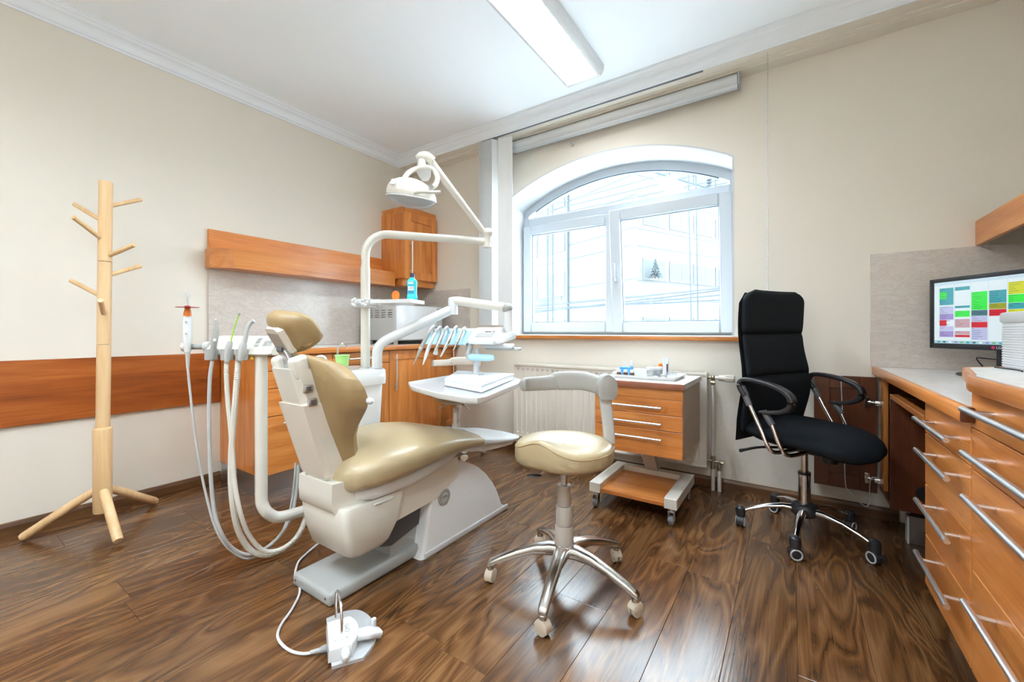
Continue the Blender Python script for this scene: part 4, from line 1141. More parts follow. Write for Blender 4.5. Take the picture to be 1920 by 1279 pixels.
def bottle():
    b0 = at(773, 567, 2.13); z = tz + .0185
    t = thing('mouthwash_bottle', 'turquoise mouthwash bottle with dark cap on the clamped tray', 'bottle', (b0.x, b0.y, z))
    Mb = frame((b0.x, b0.y, z), YAW)
    def rr2(hx, hy, zz): return rrect(-hx, hx, -hy, hy, zz, min(hx, hy) * .55)
    part('bottle_body', MB(Mb).ring([rr2(.023, .015, 0), rr2(.026, .017, .003), rr2(.026, .017, .018), rr2(.0235, .015, .028), rr2(.0235, .015, .066), rr2(.026, .017, .078), rr2(.026, .017, .092), rr2(.020, .014, .103), rr2(.012, .011, .108), rr2(.011, .0105, .114)]), mouth, t, ang=50)
    part('cap', MB(Mb).cyl((0, 0, .114), (0, 0, .134), .0125, .0118, seg=18), mat('navy_cap', (.03, .03, .07), .35), t)
    part('label', MB(Mb).box(-.018, .012, -.0158, -.0152, .046, .067), labelw, t, flat=True)
    part('neck_label', MB(Mb).box(-.016, .010, -.0176, -.0170, .079, .089), labelw, t, flat=True)
    part('lower_label', MB(Mb).box(-.018, .012, -.0156, -.0152, .029, .045), mat('sea_blue_print', (.02, .28, .44), .4), t, flat=True)
    text('label_text', 'LISTERINE', .0062, Mb @ basis((-.003, -.0160, .058), (1, 0, 0), (0, 0, 1)), inkdark, t)
bottle()
os_ = at(742, 560, 2.22)
single('light_shield', 'orange oval light shield standing beside the mouthwash bottle', 'shield', MB(frame((os_.x, os_.y, tz + .018), YAW)).ring([[(x, -.002 + y, z) for x, z in [(.021 * math.cos(a) if math.sin(a) > -.2 else .015 * math.copysign(1, math.cos(a)), .030 + .026 * math.sin(a) if math.sin(a) > -.2 else 0.0005) for a in [2 * PI * k / 24 for k in range(24)]]] for y in (0, .003)]), orange, ang=30)
pl_ = at(725, 565, 2.2)
single('folded_paper', 'folded white paper lying on the clamped tray', 'paper', MB(frame((pl_.x, pl_.y, tz + .0185), YAW + .3)).box(-.045, .03, -.03, .03, 0, .004), labelw, flat=True)

# ------------------------------------------------------------------ instrument console on its arm
ic = thing('instrument_console', 'white doctor console with blue silicone rests on a jointed arm', 'dental console', tuple(at(707, 690, 2.17)))
part('arm_post', MB().tube([at(707, 690, 2.17), at(707, 664, 2.17), at(710, 652, 2.175), at(720, 641, 2.18), at(740, 630, 2.20), at(832, 587, 2.28), at(846, 580.5, 2.29)], .0265, 18, n=5), whitep, ic)
mb = MB(); mb.cyl(at(849, 590, 2.29), at(849, 561, 2.29), .0285, .027, seg=18); mb.ell(at(849, 561, 2.29), (.027, .027, .012)); part('mid_joint', mb, whitep, ic)
part('second_arm', MB().tube([at(849, 565, 2.29), at(860, 564.5, 2.285), at(945, 576, 2.25)], .0245, 18), ivory, ic)
part('arm_end_cap', MB().ell(at(951, 578, 2.248), (.032, .032, .030)), greyp, ic)
part('drop_tube', MB().cyl(at(953, 580, 2.248), at(953, 622, 2.248), .0255, seg=18), whitep, ic)
CO = at(880, 647, 2.14); CO.z = 0
Mc = frame(CO, YAW - math.radians(20))
PF = [(0.0, .930), (-.004, .938), (.002, .950), (.094, 1.012), (.11, 1.018), (.33, 1.014), (.352, 1.006), (.36, .99), (.358, .968), (.34, .952), (.06, .926)]
PFl = [(.012, .936), (.010, .945), (.098, 1.008), (.115, 1.013), (.24, 1.010), (.255, .99), (.25, .955), (.07, .930)]
def ext(poly, x0, x1, sh=.012):
    n = len(poly); cy = sum(p[0] for p in poly) / n; cz_ = sum(p[1] for p in poly) / n
    return [[(x, cy + (y - cy) * s, cz_ + (z - cz_) * s) for y, z in poly] for x, s in ((x0, .90), (x0 + sh * .4, .965), (x0 + sh, 1), (x1 - sh, 1), (x1 - sh * .4, .965), (x1, .90))]
part('control_head', MB(Mc).ring(ext(PF, -.012, .138)), whitep, ic, ang=45)
part('handpiece_bay', MB(Mc).ring(ext(PFl, -.285, -.008)), whitep, ic, ang=45)
part('seam_line', MB(Mc).box(.1375, .1385, .10, .29, .978, .980), lgrey, ic, flat=True)
for k in range(2): part('screw_dot', MB(Mc).cyl((.1375, .262 + k * .012, .982), (.139, .262 + k * .012, .982), .0022, seg=8), dgrey, ic)
sl = Vector((0, .092, .062)).normalized(); o0 = Vector((0, .002, .950)); nn = Vector((0, -sl.z, sl.y))
def onpanel(u0, u1, v0, v1, h):
    P = [Vector((u, 0, 0)) + o0 + sl * v + nn * (h0) for h0 in (0.0002, h) for u, v in ((u0, v0), (u1, v0), (u1, v1), (u0, v1))]
    return P, [[0, 1, 2, 3], [4, 5, 6, 7], [0, 1, 5, 4], [1, 2, 6, 5], [2, 3, 7, 6], [3, 0, 4, 7]]
kp = part('keypad', MB(Mc).add(*onpanel(.020, .118, .030, .068, .0012)), greyp, ic, flat=True)
mb = MB(Mc)
for r_ in range(4):
    for c_ in range(9): mb.add(*onpanel(.022 + c_ * .0106, .0305 + c_ * .0106, .0315 + r_ * .0092, .0385 + r_ * .0092, .0022))
part('keys', mb, lgrey, kp, flat=True)
mb = MB(Mc)
for c_ in range(2):
    for r_ in range(2): mb.add(*onpanel(.100 + c_ * .009, .107 + c_ * .009, .072 + r_ * .009, .079 + r_ * .009, .002))
part('extra_keys', mb, greyp, kp, flat=True)
part('display', MB(Mc).add(*onpanel(.060, .095, .0735, .0815, .0015)), dgrey, ic, flat=True)
mb = MB(Mc)
for k, (a, b) in enumerate(((.020, .028), (.030, .036), (.038, .050))): mb.add(*onpanel(a, b, .0755, .0795, .0006))
part('faint_print', mb, lgrey, ic, flat=True)
for k in range(5):
    x0 = -.268 + k * .0515
    mb = MB(Mc); rg = []
    for x, h in ((x0, .004), (x0 + .006, .011), (x0 + .022, .008), (x0 + .038, .011), (x0 + .044, .004)):
        rg.append([Vector((x, 0, 0)) + o0 + Vector((0, .01, -.008)) + sl * v + nn * (h * hh) + Vector((0, 0, dz)) for v, hh, dz in ((-.03, 0, .0), (-.03, 1, -.004), (.02, 1.2, 0), (.075, 1, 0), (.10, .6, 0), (.10, 0, 0))])
    mb.ring(rg); part('silicone_rest', mb, bluep, ic, ang=50)
for k in range(6): part('underside_screw', MB(Mc).cyl((-.15 + k * .03, .03, .931), (-.15 + k * .03, .03, .922), .004, seg=8), greyp, ic)
part('handle_bracket', MB(Mc).tube([(-.012, .05, .93), (-.02, .04, .905), (-.02, .03, .880), (-.005, .02, .862), (.02, .02, .858)], .017, 12, n=5), lgrey, ic)
part('grip_handle', MB(Mc).tube([(-.012, .015, .862), (.01, .012, .862), (.10, .02, .862), (.128, .024, .862)], [.012, .0185, .0185, .012], 14, n=4), bluep, ic)
part('under_arm', MB(Mc).box(.01, .19, .12, .17, .905, .93, bev=.008), whitep, ic)
part('under_plate', MB(Mc).box(.02, .21, .16, .22, .893, .908, bev=.004), lgrey, ic)
tp = at(893, 690, 2.2)
part('tray_post', MB().tube([(tp.x, tp.y, .905), (tp.x, tp.y, .80), (tp.x - .004, tp.y, .735)], .0165, 12), whitep, ic)
TZ = .742
TP = [(765, 716), (848, 702.5), (905, 701.5), (968, 708), (979, 712), (972, 718), (912, 742.5), (895, 746), (872, 745), (822, 737), (770, 723)]
def trayp(z): return [onz(x, y, TZ) + Vector((0, 0, z - TZ)) for x, y in TP]
ctr = sum((p for p in trayp(TZ)), Vector()) / len(TP)
def shr(L, s): return [Vector((ctr.x + (p.x - ctr.x) * s, ctr.y + (p.y - ctr.y) * s, p.z)) for p in L]
part('tray_table', MB().ring([shr(trayp(TZ - .030), .93), shr(trayp(TZ - .024), .98), trayp(TZ - .012), trayp(TZ - .002), shr(trayp(TZ), .985), shr(trayp(TZ - .003), .965)]), whitep, ic, ang=40)
# handpieces hanging in the console rests
HP = [((804, 624), (789, 653), (775, 684), [.0095, .0105, .0095, .005, .002], greyp, 'grey air-water syringe at the left end of the console'),
      ((817, 624), (804, 650), (793, 684), [.0085, .0085, .0100, .0085, .0022], whitep, 'white scaler handpiece second from the left on the console'),
      ((832, 622), (823, 643), (813, 664), [.007, .0105, .0105, .006, .005], alu, 'silver handpiece in the middle of the console'),
      ((849, 622), (838, 645), (826, 669), [.007, .0105, .0110, .006, .005], alu, 'silver handpiece second from the right on the console'),
      ((866, 622), (858, 640), (850, 657), [.007, .0085, .0065, .004, .003], alu, 'short silver turbine nearest the console keypad')]
for a, b, c, rad, m_, lab in HP:
    P0, P1, P2 = at(*a, 2.115), at(*b, 2.10), at(*c, 2.09)
    t = thing('handpiece', lab, 'handpiece', tuple(P2), group='handpieces on the console')
    part('grip', MB().tube([P0, P0 + (P1 - P0) * .5, P1, P1 + (P2 - P1) * .5, P2], rad, 12), m_, t)
    part('hose', MB().tube([P0, P0 + (P0 - P1) * .25, P0 + (P0 - P1) * .45 + FW * .04, P0 + FW * .10 + Vector((.01, .0, .01)), P0 + FW * .15], .006, 8, n=5), lgrey, t)
    part('collar', MB().tube([P1 - (P1 - P0) * .06, P1 + (P1 - P0) * .06], rad[2] * 1.12, 12), steel if m_ is not greyp else lgrey, t)
# white cassette and paper on the tray table
q = [onz(x, y, TZ) for x, y in ((834, 723), (858, 705), (963, 711.5), (903, 736.5))]
cs = thing('cassette', 'flat white instrument cassette on the tray table', 'cassette', tuple(sum(q, Vector()) / 4))
part('cassette_box', MB().ring([[p + Vector((0, 0, dz)) for p in q] for dz in (.001, .024)]), whitep, cs, ang=30)
cc_ = sum(q, Vector()) / 4
part('cassette_lid', MB().ring([[cc_ + (p - cc_) * 1.01 + Vector((0, 0, dz)) for p in q] for dz in (.025, .031)]), labelw, cs, ang=30)
pa = [onz(x, y, TZ) for x, y in ((842, 720), (862, 707), (918, 711), (890, 724))]
single('paper_sheet', 'thin paper sheet lying on the white cassette', 'paper', MB().ring([[p + Vector((0, 0, .0320 + dz)) for p in pa] for dz in (0, .0006)]), labelw, flat=True)
cl_ = onz(897, 716, TZ)
single('bur', 'tiny silver instrument tip on the white cassette', 'instrument', MB().cyl(cl_ + Vector((0, 0, .036)), cl_ + RT * .02 + Vector((0, .01, .037)), .003, .0015, seg=8), silver)

# ------------------------------------------------------------------ assistant console on its bent pole
ac = thing('assistant_console', 'ivory assistant console with keypad on a bent white pole', 'dental console', tuple(at(490, 960, 1.745)))
pole = [at(490, 655, 1.745), at(490, 930, 1.745), at(491.5, 945, 1.745), at(499, 959, 1.752), at(512, 968, 1.775), at(528, 969, 1.805), at(560, 960.5, 1.89), at(600, 949, 2.0)]
part('bent_pole', MB().tube([pole[0], pole[1]], .0235, 18).tube(pole[1:], .0235, 18, n=5), ivory, ac)
AO = at(444, 668, 1.72); AO.z = 0
Ma = frame(AO, YAW - math.radians(4))
AP = [(0, .895), (-.008, .902), (-.006, .914), (.060, .972), (.075, .978), (.105, .974), (.112, .955), (.10, .91), (.08, .892)]
part('console_head', MB(Ma).ring(ext(AP, -.140, .150, .02)), ivory, ac, ang=50)
sla = Vector((0, .066, .058)).normalized(); oa = Vector((0, -.006, .914)); na = Vector((0, -sla.z, sla.y))
def onpa(u0, u1, v0, v1, h):
    P = [Vector((u, 0, 0)) + oa + sla * v + na * h0 for h0 in (.0002, h) for u, v in ((u0, v0), (u1, v0), (u1, v1), (u0, v1))]
    return P, [[0, 1, 2, 3], [4, 5, 6, 7], [0, 1, 5, 4], [1, 2, 6, 5], [2, 3, 7, 6], [3, 0, 4, 7]]
for u, v in ((.057, .068), (.059, .048), (.062, .028)): part('key', MB(Ma).add(*onpa(u, u + .017, v, v + .014, .0018)), greyp, ac, flat=True)
for u, v in ((.098, .032), (.118, .032), (.095, .050), (.115, .050)): part('key', MB(Ma).add(*onpa(u, u + .017, v, v + .015, .0018)), greyp, ac, flat=True)
mb = MB(Ma)
for a, b in ((.096, .104), (.107, .128)): mb.add(*onpa(a, b, .070, .074, .0006))
part('faint_print', mb, lgrey, ac, flat=True)
HX = (-.098, -.030, .035)
for x in HX:
    mb = MB(Ma)
    rg = []
    for k in range(11):
        a = math.radians(-60 + k * 30)
        rg.append([(x + r_ * math.sin(a), -.022 - r_ * math.cos(a) + .006, z) for r_, z in ((.015, .880), (.0235, .880), (.0235, .924), (.015, .924))])
    mb.ring(rg); part('holder', mb, greyp, ac, ang=40)
mb = MB(Ma); mb.cyl((-.138, .03, .932), (-.160, .03, .932), .022, seg=18); part('side_boss', mb, lgrey, ac)
mb = MB(Ma); mb.cyl((-.222, .014, .932), (-.236, .014, .932), .0205, seg=18); mb.cyl((-.236, .014, .932), (-.246, .014, .932), .0185, seg=18); part('clamp_knob', mb, ivory, ac)
mb = MB(Ma); mb.cyl((-.222, .022, .932), (-.150, .026, .932), .012, seg=12); part('clamp_shaft', mb, greyp, ac)
part('warning_sticker', MB().ring([[at(x, y, 1.715) + FW * d_ for x, y in ((469, 674), (476.5, 674), (472, 667.5))] for d_ in (0, .001)]), warnm, ac, flat=True)
# curing light at the left end
def hang(name, label, cat, hose, r, m_hose, rib=0):
    t = thing(name, label, cat, tuple(hose[0]), group='assistant instruments')
    n = 26 if rib else 8
    part('hose', MB().tube(hose, r, 8, n=n, rib=rib), m_hose, t)
    return t
def lerp_hose(pts, t0, t1):
    n = len(pts); return [at(x, y, t0 + (t1 - t0) * max(0, (k / (n - 1) - .45) / .55)) for k, (x, y) in enumerate(pts)]
h1 = lerp_hose([(352, 690), (357, 740), (364, 800), (374, 868), (388, 935), (404, 990), (426, 1026), (455, 1046), (478, 1044), (505, 1026), (530, 995), (545, 950), (552, 900), (554, 868)], 1.73, 1.99)
t = hang('curing_light', 'white curing light with orange nose and red shield on the assistant console', 'curing light', h1, .0048, lgrey)
tc_ = 1.735
part('body', MB().tube([at(351.5, 660, tc_), at(351.5, 640, tc_), at(351, 628, tc_), at(351, 605, tc_), at(351, 588, tc_), at(352, 580, tc_)], [.011, .0145, .0150, .0150, .0130, .0095], 18, n=3), whitep, t)
part('orange_nose', MB().tube([at(351.2, 593, tc_ - .001), at(351.5, 586, tc_ - .001), at(352, 578, tc_)], [.0142, .0130, .0090], 18, n=3), orange, t)
part('lower_grip', MB().tube([at(352, 690, tc_), at(352, 668, tc_), at(351.5, 650, tc_)], [.0055, .008, .0115], 12), lgrey, t)
part('eye_shield', MB().cyl(at(351.5, 576.6, tc_), at(351.5, 575.8, tc_), .0405, seg=28), redp, t)
part('shield_hub', MB().cyl(at(351.5, 578.5, tc_), at(351.5, 573.5, tc_), .0105, seg=16), redp, t)
part('light_guide', MB().tube([at(352, 574, tc_), at(352.5, 560, tc_), at(352, 553, tc_), at(349, 549, tc_)], .0038, 10, n=4), clearp, t)
for y in (604, 626): part('button', MB().cyl(at(349, y, tc_ - .013), at(349, y, tc_ - .0165), .0045, seg=12), greyp, t)
h2 = lerp_hose([(398, 676), (393.5, 710), (392, 770), (393, 840), (396, 905), (402, 960), (416, 1002), (438, 1030), (466, 1040), (495, 1030), (525, 1004), (547, 965), (556, 915), (559, 872)], 1.70, 1.99)
t = hang('air_syringe', 'grey three-way syringe in the left holder of the assistant console', 'syringe', h2, .0075, lgrey)
part('grip', MB().tube([at(398, 674, 1.69), at(400, 655, 1.69), at(404, 630, 1.69), at(405, 618, 1.69)], [.0085, .011, .0115, .009], 14, n=3), greyp, t)
part('nozzle', MB().tube([at(405, 619, 1.69), at(405, 608, 1.69), at(404.8, 600, 1.69)], [.008, .0045, .0028], 10), greyp, t)
part('tip', MB().tube([at(404.8, 603, 1.69), at(404.5, 597, 1.69)], [.0026, .0016], 8), labelw, t)
part('button', MB().box(-.005, .005, -.003, .003, -.006, .006, bev=.002, c=at(402.5, 638, 1.677), R=Matrix.Rotation(YAW, 3, 'Z')), labelw, t)
h3 = lerp_hose([(425, 676), (424.5, 700), (427, 750), (432, 800), (436, 850), (440, 905), (449, 955), (465, 1000), (490, 1030), (517, 1033), (545, 1018), (566, 990), (577, 950), (577, 905), (574, 880)], 1.70, 2.0)
t = hang('saliva_ejector', 'thin saliva ejector with lime green straw on the assistant console', 'saliva ejector', h3, .0098, ivory, rib=.0014)
part('handle', MB().tube([at(425.5, 678, 1.69), at(427, 660, 1.69), at(430, 648, 1.69), at(432, 640, 1.69)], [.0095, .0125, .0115, .0085], 14, n=3), lgrey, t)
part('straw', MB().tube([at(432.5, 641, 1.69), at(440, 612, 1.69), at(447.5, 591, 1.69)], .0028, 8), limep, t)
part('straw_tip', MB().ell(at(448.2, 589, 1.69), (.0045, .0045, .006)), clearp, t)
h4 = lerp_hose([(447, 676), (445, 700), (441, 750), (437, 800), (433.5, 850), (433, 900), (437, 950), (447, 995), (468, 1030), (497, 1041), (528, 1032), (556, 1008), (573, 972), (580, 930), (578, 885)], 1.70, 2.0)
t = hang('suction_tube', 'large bent suction tip with ribbed hose on the assistant console', 'suction tube', h4, .0122, ivory, rib=.0016)
part('handle', MB().tube([at(451, 676, 1.69), at(454, 660, 1.69), at(456, 648, 1.69), at(458, 640, 1.69)], [.012, .0155, .0145, .0095], 14, n=3), lgrey, t)
part('tip', MB().tube([at(458, 643, 1.69), at(463, 622, 1.69), at(466, 612, 1.69), at(471, 605, 1.69), at(476, 601, 1.69)], [.0098, .0085, .008, .0082, .0088], 14, n=4), lgrey, t)

# ------------------------------------------------------------------ foot pedal
fp = thing('foot_pedal', 'white foot pedal with chrome hoop on a metal plate', 'foot pedal', tuple(onz(660, 1205, 0)))
def fz(L, z): return [onz(x, y, z) for x, y in L]
PLT = [(622, 1256), (681, 1239), (697, 1218), (705, 1200), (702, 1176), (692, 1160), (676, 1150), (660, 1149), (640, 1153), (612, 1165)]
PLT = PLT[:2] + [(v.x, v.y) for v in catmull([Vector((x, y)) for x, y in PLT[1:9]], 4)][1:] + PLT[9:]
base = [onz(x, y, 0) for x, y in PLT]
part('plate', MB().ring([[p for p in base], [p + Vector((0, 0, .009)) for p in base], [p + Vector((0, 0, .010)) for p in shr([*base], 1.0)]]), mat('cast_aluminium', (.60, .61, .62), .38, metal=.35), fp, ang=30)
BX = [(616, 1221), (660, 1208), (669, 1193), (673, 1178), (668, 1163), (655, 1153), (612, 1166)]
hx = .046
BX = BX[:1] + [(v.x, v.y) for v in catmull([Vector((x, y)) for x, y in BX[1:6]], 4)] + BX[6:]
bxw = [onz(x, y, hx) for x, y in BX]; bc_ = sum(bxw, Vector()) / len(bxw)
part('pedal_housing', MB().ring([[Vector((p.x, p.y, z)) for p in [bc_ + (q_ - bc_) * s for q_ in bxw]] for z, s in ((.0105, 1.02), (.036, 1.0), (.044, .965), (.046, .92))]), whitep, fp, ang=40)
tx = onz(651, 1177, .0465)
text('pedal_text', 'OMS', .020, basis(tx, onz(643, 1165, .0465) - onz(649, 1200, .0465), -RT), greyp, fp)
for x, y in ((621, 1164), (643, 1158), (629, 1201), (651, 1194)):
    p = onz(x, y, .0465); part('screw_cap', MB().cyl((p.x, p.y, .0455), (p.x, p.y, .0475), .0045, seg=14), lgrey, fp)
def prl(a, b, c, w, h):
    mb_ = MB(); mb_.tube([a, b, c], h, 12, n=4, flat=w); return mb_
part('side_pedal', prl(onz(672, 1190, .03), onz(692, 1186, .036), onz(710, 1186, .020), .020, .012), whitep, fp, ang=50)
part('stop_pin', MB().cyl(onz(701, 1178, .008), onz(701, 1160, .04), .0075, seg=12), whitep, fp)
part('rocker', MB().tube([onz(648, 1216, .028), onz(648, 1228, .03), onz(648, 1238, .014)], [.011, .0135, .010], 12, n=4), whitep, fp)
ha, hb = onz(641, 1203, .04), onz(630, 1157, .03)
part('hoop', MB().tube([ha, ha + Vector((0, 0, .06)), ha * .85 + hb * .15 + Vector((0, 0, .098)), (ha + hb) / 2 + Vector((0, 0, .112)), ha * .15 + hb * .85 + Vector((0, 0, .098)), hb + Vector((0, 0, .06)), hb], .0042, 10, n=5), chrome, fp)
cab = [onz(613, 1215, .02), onz(598, 1220, .014), onz(572, 1226, .006), onz(548, 1222, .006), onz(530, 1210, .006), onz(520.5, 1193, .006), onz(527, 1172, .006), onz(547, 1143, .006), onz(561, 1115, .006), onz(561, 1098, .006), onz(553, 1081, .006), onz(559, 1055, .006), onz(573, 1040, .006), onz(592, 1023, .010), onz(600, 1017, .03), onz(591, 1010, .07), onz(589, 1003, .09), onz(596, 1000, .12)]
part('cable', MB().tube(cab, .0045, 8, n=6), whitep, fp)
part('strain_relief', MB().tube([cab[0], (cab[0] + cab[1]) / 2, cab[1], cab[1] * .4 + cab[2] * .6], [.011, .010, .008, .006], 10, n=14, rib=.0018), lgrey, fp)
# ------------------------------------------------------------------ casters
def twin_caster(M, c, ang, r, m_hood, m_wheel, t, m_rim=None, wdt=.5):
    """hooded twin-wheel caster standing on the floor at c (x, y), rolling direction ang"""
    Mx = M @ frame((c[0], c[1], 0), ang)
    mb = MB(Mx)
    for s in (-1, 1):
        mb.cyl((0, s * r * .16, r), (0, s * r * .62, r), r, r * .96, seg=20)
    cs_ = part('caster', mb, m_wheel, t, ang=40)
    mb = MB(Mx); rg = []
    for s in (-.66, -.60, .60, .66):
        rg.append([(r * 1.10 * math.cos(a) * (1 if abs(s) < .63 else .93), s * r, r + r * 1.10 * math.sin(a) * (1 if abs(s) < .63 else .93)) for a in [math.radians(-18 + k * 18) for k in range(11)]] + [(-r * .55, s * r, r * .80), (r * .60, s * r, r * .62)])
    mb.ring(rg); part('caster_hood', mb, m_hood, cs_, ang=40)
    mb = MB(Mx); mb.cyl((0, 0, r * 1.6), (0, 0, r * 2.75), r * .24, seg=10); part('caster_stem', mb, steel, cs_)
    if m_rim is not None:
        mb = MB(Mx)
        for s in (-1, 1): mb.torus((0, s * r * .66, r), r * .80, r * .13, ax='Y', seg=20, sg=6)
        part('caster_ring', mb, m_rim, cs_)
    return cs_

# ------------------------------------------------------------------ dental stool in front
SL = (-.746, 1.475, 0)
Ms = frame(SL, YAW)
ds = thing('dental_stool', 'beige saddle stool with grey arm and polished five-star base', 'stool', SL, YAW)
A5 = [math.radians(67 + 72 * k) - YAW for k in range(5)]
for a in A5:
    d = Vector((math.cos(a), math.sin(a), 0)); sd = Vector((-d.y, d.x, 0)); rg = []
    for u, z, h, w_ in ((.018, .135, .026, .030), (.06, .142, .024, .027), (.12, .138, .019, .0235), (.19, .118, .016, .0205), (.26, .092, .014, .0185), (.292, .078, .013, .0175), (.303, .071, .010, .013)):
        rg.append([d * u + sd * (w_ * math.copysign(abs(math.cos(b)) ** .7, math.cos(b))) + Vector((0, 0, z + h * math.copysign(abs(math.sin(b)) ** .7, math.sin(b)))) for b in [2 * PI * k / 16 for k in range(16)]])
    lg = part('base_leg', MB(Ms).ring(rg), alu, ds, ang=50)
    part('leg_tip', MB(Ms).cyl(d * .292 + Vector((0, 0, .052)), d * .292 + Vector((0, 0, .066)), .014, seg=14), alu, lg)
    twin_caster(Ms, (d * .292)[:2], a + 1.2, .025, beigep, beigep, ds)
part('base_hub', MB(Ms).lathe([(0, .108), (.030, .108), (.043, .118), (.046, .15), (.042, .162), (.036, .166), (0, .166)], (0, 0, 0), 28), alu, ds)
for r0, r1, z0, z1 in ((.0385, .036, .160, .236), (.034, .0325, .238, .312), (.0285, .0275, .314, .392)):
    part('column_sleeve', MB(Ms).lathe([(0, z0), (r0, z0), (r1, z1 - .003), (r1 - .002, z1), (0, z1)], (0, 0, 0), 26), taupe, ds)
part('gas_spring', MB(Ms).cyl((0, 0, .39), (0, 0, .47), .0135, seg=18), chrome, ds)
part('seat_plate', MB(Ms).box(-.045, .06, -.035, .035, .462, .482, bev=.006), taupe, ds)
part('tension_knob', MB(Ms).ell((.045, -.035, .452), (.013, .010, .010), nu=12, nv=8), brass, ds)
# saddle seat: hump at the front (towards the lower left of the picture)
TH0 = math.radians(-128)
def wrap(a): return (a + PI) % (2 * PI) - PI
def seat_pt(rho, th):
    g = math.exp(-(wrap(th - TH0) / .50) ** 2)
    a_, b_ = .190, .172
    notch = 1 - .07 * math.exp(-(wrap(th - TH0) / .30) ** 2) + .02 * math.exp(-(abs(wrap(th - TH0)) - .75) ** 2 / .08)
    x, y = a_ * rho * notch * math.cos(th), b_ * rho * notch * math.sin(th)
    z = .556 + .048 * g * rho ** 1.6 - .012 * math.exp(-(rho / .45) ** 2) + .012 * rho * math.sin(th) * .8
    return x, y, z
mb = MB(Ms); NT = 60; rings = []
def sring(rho, dz=0.0, zabs=None): return [(lambda p: (p[0], p[1], p[2] + dz if zabs is None else zabs))(seat_pt(rho, 2 * PI * k / NT)) for k in range(NT)]
for rho in (.02, .2, .4, .6, .76, .88, .95): rings.append(sring(rho, .012 * (1 - rho ** 6)))
rings += [sring(.985, -.004), sring(1.0, -.012)]
for rho, u in ((1.012, .3), (1.01, .6), (.985, .85), (.93, .97), (.80, 1.0), (.02, 1.0)):
    rings.append([(lambda p: (p[0], p[1], (p[2] - .012) * (1 - u) + .484 * u))(seat_pt(rho, 2 * PI * k / NT)) for k in range(NT)])
mb.ring(rings)
se = part('saddle_seat', mb, leather_l, ds, ang=80)
rings = []
for k in range(NT):
    p = Vector(seat_pt(1.0, 2 * PI * k / NT)); p.z -= .010; o = Vector((p.x, p.y, 0)).normalized()
    rings.append([p + o * .0025 * math.cos(b) + Vector((0, 0, .0025 * math.sin(b))) for b in (0, PI / 2, PI, 3 * PI / 2)])
part('piping', MB(Ms).ring(rings, closed=True), leather, se)
part('height_lever', MB(Ms).tube([(-.02, -.03, .472), (-.075, -.06, .468), (-.095, -.065, .458)], .0035, 8, n=4), clearp, ds)
part('lever_paddle', MB(Ms).ell((-.122, -.072, .453), (.030, .012, .0045), nu=16, nv=8), black, ds)
mb = MB(Ms); mb.tube([(.03, .03, .470), (.11, .045, .462), (.165, .05, .474), (.188, .05, .515), (.186, .05, .60), (.175, .05, .70), (.165, .05, .77)], [.017, .018, .020, .0215, .0225, .0235, .025], 16, n=5, flat=.020)
part('arm_post', mb, lgrey, ds, ang=60)
mb = MB(Ms); mb.ring([[(.176 + dx * .040 * math.cos(b), .045 + .03 * s_, .762 + .052 * max(-.72, math.sin(b)) + (.01 if math.sin(b) > 0 else 0)) for b in [2 * PI * k / 24 for k in range(24)]] for s_, dx in ((-1.15, .80), (-1.0, 1), (0, 1.02), (1.0, 1), (1.15, .8))])
part('arm_head', mb, greyp, ds, ang=45)
arm = [(.155, .06, .775), (.10, .105, .788), (.04, .128, .788), (-.015, .135, .785), (-.022, .135, .780), (-.08, .13, .776), (-.135, .105, .776), (-.158, .085, .776), (-.163, .08, .776)]
mb = MB(Ms); mb.tube(arm, [.036, .039, .040, .039, .032, .030, .029, .027, .018], 18, n=4, flat=.016)
part('arm_pad', mb, greyp, ds, ang=60)

# ------------------------------------------------------------------ second stool behind the tray table
S2 = (-2.27, 2.55, 0)
M2 = frame(S2, YAW)
d2 = thing('dental_stool', 'cream stool with plastic star base standing behind the tray table', 'stool', S2, YAW)
for k in range(5):
    a = math.radians(-32 + 72 * k) - YAW
    d = Vector((math.cos(a), math.sin(a), 0)); sd = Vector((-d.y, d.x, 0)); rg = []
    for u, z, h, w_ in ((.02, .135, .020, .036), (.08, .118, .020, .032), (.16, .092, .018, .028), (.225, .076, .014, .024), (.24, .072, .008, .016)):
        rg.append([d * u + sd * (w_ * math.copysign(abs(math.cos(b)) ** .7, math.cos(b))) + Vector((0, 0, z + h * math.copysign(abs(math.sin(b)) ** .7, math.sin(b)))) for b in [2 * PI * j / 12 for j in range(12)]])
    part('base_leg', MB(M2).ring(rg), ivory, d2, ang=50)
    twin_caster(M2, (d * .222)[:2], a + .8, .025, beigep, beigep, d2)
part('column_lower', MB(M2).lathe([(0, .12), (.046, .12), (.040, .16), (.036, .165), (.034, .245), (0, .247)], (0, 0, 0), 22), ivory, d2)
part('column_upper', MB(M2).lathe([(0, .245), (.027, .245), (.0265, .375), (.018, .38), (.018, .43), (0, .43)], (0, 0, 0), 22), ivory, d2)
part('seat', MB(M2).lathe([(0, .425), (.10, .425), (.165, .437), (.188, .465), (.192, .49), (.18, .515), (.12, .525), (0, .52)], (0, 0, 0), 32), leather_l, d2)
part('seat_pan', MB(M2).lathe([(0, .408), (.09, .408), (.13, .42), (.13, .43), (0, .43)], (0, 0, 0), 28), cream, d2)
for s in (-1, 1): part('lever', MB(M2).tube([(s * .05, -.06, .41), (s * .10, -.12, .40), (s * .12, -.13, .385)], .005, 8, n=4), greyp, d2)
part('arm_post', MB(M2).tube([(.05, .05, .415), (.12, .10, .41), (.16, .12, .44), (.165, .12, .55), (.16, .12, .70)], .016, 10, n=5, flat=.014), cream, d2)
